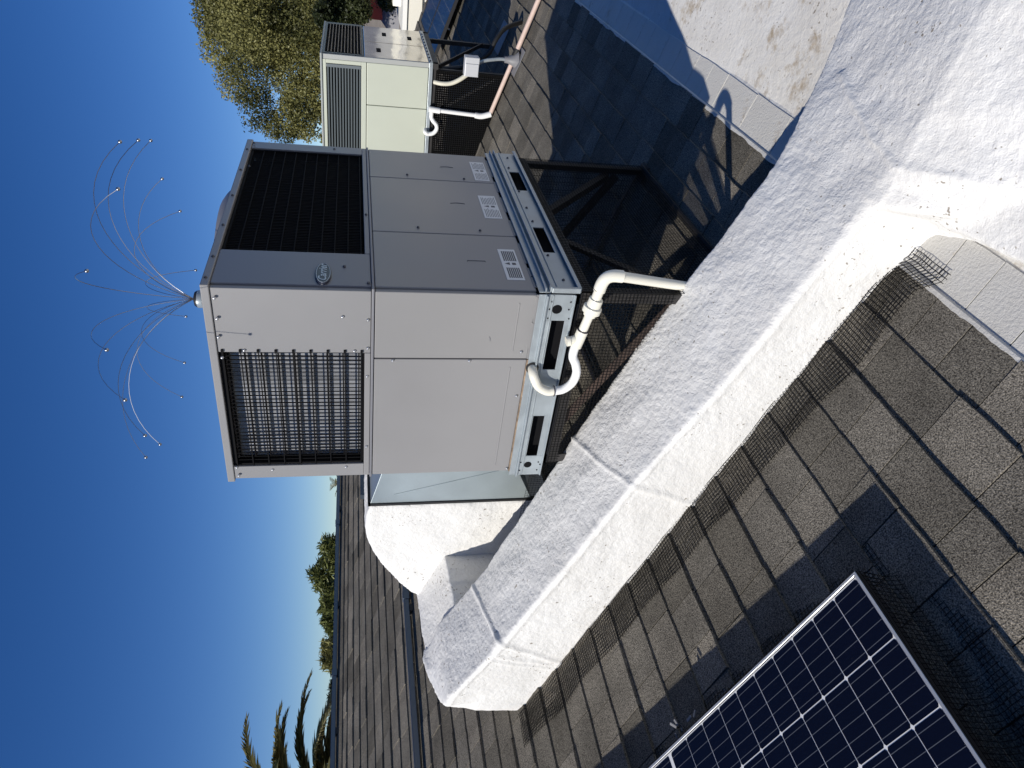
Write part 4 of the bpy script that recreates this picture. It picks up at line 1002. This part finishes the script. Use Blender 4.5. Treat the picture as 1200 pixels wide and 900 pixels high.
ex = [(ray_pt(352, 118, 21), .62), (ray_pt(340, 135, 21), .5), (ray_pt(300, 125, 21), .55), (ray_pt(272, 92, 21), .5), (ray_pt(300, 70, 20.6), .8), (ray_pt(350, 80, 20.5), .8), (ray_pt(255, 55, 21), .5), (ray_pt(248, 20, 21), .5), (ray_pt(258, -10, 21), .6), (ray_pt(300, 20, 20), 1.0), (ray_pt(360, 20, 20), .9), (ray_pt(378, 60, 20.4), .7), (ray_pt(385, 130, 20.8), .36), (ray_pt(362, 155, 21), .26), (ray_pt(335, 158, 21), .3), (ray_pt(395, 20, 20), .7), (ray_pt(390, 95, 20.5), .45), (ray_pt(372, 110, 20.8), .42), (ray_pt(368, 135, 21), .30), (ray_pt(380, 158, 21), .22), (ray_pt(350, 152, 21), .24), (ray_pt(320, 148, 21), .34)]
tree('large olive green tree rising behind the pale green air conditioner', cT+Vector((.6, -.9, .1)), 2.25, 1.8, 290000, .038, m_leaf, 11, ncl=95, extra=ex)
c2 = ray_pt(415, -40, 15.5)
tree('dark leafy tree to the right of the large olive tree', c2, 1.3, .8, 50000, .036, m_leaf_dk, 12, ncl=26, extra=[(ray_pt(392, 2, 15.5), .30), (ray_pt(405, 14, 15.5), .32), (ray_pt(422, 10, 15.2), .25)])
def bush(label, ix, iy, dist, w, h, n, size, seed, mat=m_leaf_bush, group=None):
    c = ray_pt(ix, iy, dist); t = thing('shrub_tree', (c.x, c.y, GZ), label, 'tree', group); r = random.Random(seed)
    tk = MB(); limb(tk, (c.x, c.y, GZ), c, .12, .05, seed); part('trunk', tk, m_bark, t, smooth=True)
    cl_ = []
    for _ in range(26):
        a_ = r.uniform(-1, 1); cl_.append((c+RGT0*a_*w+Vector((0, 0, r.uniform(-h, h*1.15*(1-a_*a_*.7)))), h*r.uniform(.25, .5)))
    foliage('crown', cl_, int(n*.75), size*.75, mat, t, seed, elong=4.5, scat=.9); return t
bush('yellow green feathery tree top behind the ridge, nearest left of the elbow', 388, 665, 26, .75, .50, 6000, .085, 21)
bush('yellow green tree top behind the ridge, wispy and lower on its left side', 392, 715, 26, .65, .34, 5000, .085, 22)
bush('small dark green tree top behind the ridge next to the palm fronds', 392, 770, 30, .62, .42, 3500, .09, 23, m_leaf)
bush('dark sliver of tree top between the palm and the small green tree', 397, 815, 30, .9, .25, 3500, .09, 24, m_leaf_dk)
# palms
def frond(parent, base, az, el, length, droop, nl=95, wl=.50, twist=0.0):
    a = math.radians(az); hd = Vector((math.cos(a), math.sin(a), 0)); e = math.radians(el); pts = []; p = Vector(base); seg = 16
    for i in range(seg+1):
        pts.append(p.copy()); ang = e-droop*(i/seg)**1.5; p = p+(hd*math.cos(ang)+Vector((0,0,1))*math.sin(ang))*length/seg
    mb = MB(); mb.tube(pts, [.022*(1-.85*i/seg) for i in range(seg+1)], 5); fo_ = part('frond', mb, m_palmrib, parent, smooth=True)
    v = []; f = []; tn = []; side = hd.cross(Vector((0,0,1)))
    r = random.Random(int(az*7+el)); off = ORG[parent.name]
    for i in range(nl*2):
        t = .12+.87*(i//2)/nl; k_ = t*seg; i0 = min(seg-1, int(k_)); q_ = pts[i0].lerp(pts[i0+1], k_-i0); dr = (pts[i0+1]-pts[i0]).normalized(); up_ = side.cross(dr)
        s = 1 if i % 2 else -1; ll = wl*(math.sin(math.pi*(t*.86+.1))**.6)*r.uniform(.85, 1.1)
        d = (side*s*.72+dr*.62+up_*(.22+r.uniform(-.12, .12))-Vector((0,0,.10))).normalized(); w_ = dr*.014
        o = len(v); mid = q_+d*ll*.5; v += [q_-w_, q_+w_, mid+w_*.9, q_+d*ll-Vector((0,0,ll*.12)), mid-w_*.9]; f.append((o, o+1, o+2, o+3, o+4)); tn += [min(1, max(0, r.gauss(.42, .28)))]*5
    me = bpy.data.meshes.new('leaflets'); me.from_pydata([tuple(Vector(x_)-off) for x_ in v], [], f); me.update(); me.materials.append(m_palm)
    at = me.attributes.new('tint', 'FLOAT', 'POINT'); at.data.foreach_set('value', tn); lo = mesh_obj('leaflets', me, fo_)
m_palmrib = M('palm_rib', (.30, .25, .12), .6)
pc = ray_pt(406, 990, 13.8)
pm = thing('palm_tree', (pc.x, pc.y, GZ), 'feather palm with arching fronds rising beyond the ridge at the far left', 'palm tree')
tk = MB(); tk.tube([(pc.x, pc.y, GZ+(pc.z-GZ)*i/6) for i in range(7)], [.26, .22, .2, .19, .19, .2, .22], 10); part('trunk', tk, m_bark, pm, smooth=True)
azr = math.degrees(math.atan2(RGT0.y, RGT0.x))   # view right
for da, el, ln, dr in ((4, 62, 2.75, 1.25), (-6, 46, 2.7, 1.15), (10, 34, 2.8, 1.05), (-14, 26, 2.6, 1.0), (22, 40, 2.5, 1.2), (-28, 52, 2.4, 1.3), (14, 16, 2.6, .8), (-20, 12, 2.4, .8), (40, 30, 2.3, 1.1), (-45, 30, 2.3, 1.1), (60, 60, 2.2, 1.4), (-70, 55, 2.2, 1.4), (-2, 22, 2.75, .95), (8, 8, 2.7, .8), (-9, 55, 2.3, 1.3), (16, 52, 2.4, 1.3), (30, 20, 2.5, .9), (-34, 20, 2.5, .9), (100, 45, 2.2, 1.3), (140, 40, 2.2, 1.2), (180, 50, 2.2, 1.3), (220, 35, 2.2, 1.2), (260, 45, 2.2, 1.3), (0, 2, 2.3, .6)):
    frond(pm, pc, azr+da, el, ln, dr)
pc2 = ray_pt(402, 566, 34)
pm2 = thing('palm_tree', (pc2.x, pc2.y, GZ), 'tiny distant fan of palm leaves just left of the grey air conditioner above the ridge', 'palm tree')
tk = MB(); tk.tube([(pc2.x, pc2.y, GZ), (pc2.x, pc2.y, pc2.z)], [.2, .15], 8); part('trunk', tk, m_bark, pm2)
for k_ in range(11): frond(pm2, pc2, k_*33, 20+(k_ % 3)*28, .72, .9, 12, .22)
# thin utility wires far behind, and their pole
pw = thing('power_line', (*(ray_pt(392, 1100, 60).xy), GZ), 'pair of thin overhead wires low in the sky above the ridge', 'power line')
for k_, (a, b) in enumerate(((388, 389), (393.5, 394))):
    p, q_ = ray_pt(a, 1100, 60), ray_pt(b, 350, 60); pts = [p.lerp(q_, i/20)-Vector((0, 0, .5*math.sin(math.pi*i/20))) for i in range(21)]
    part('wire', MB().tube(pts, .011, 4), m_blackwire, pw)
p = ray_pt(380, 1100, 60); part('pole', MB().tube([(p.x, p.y, GZ), tuple(p)], .14, 8), m_bark, pw)
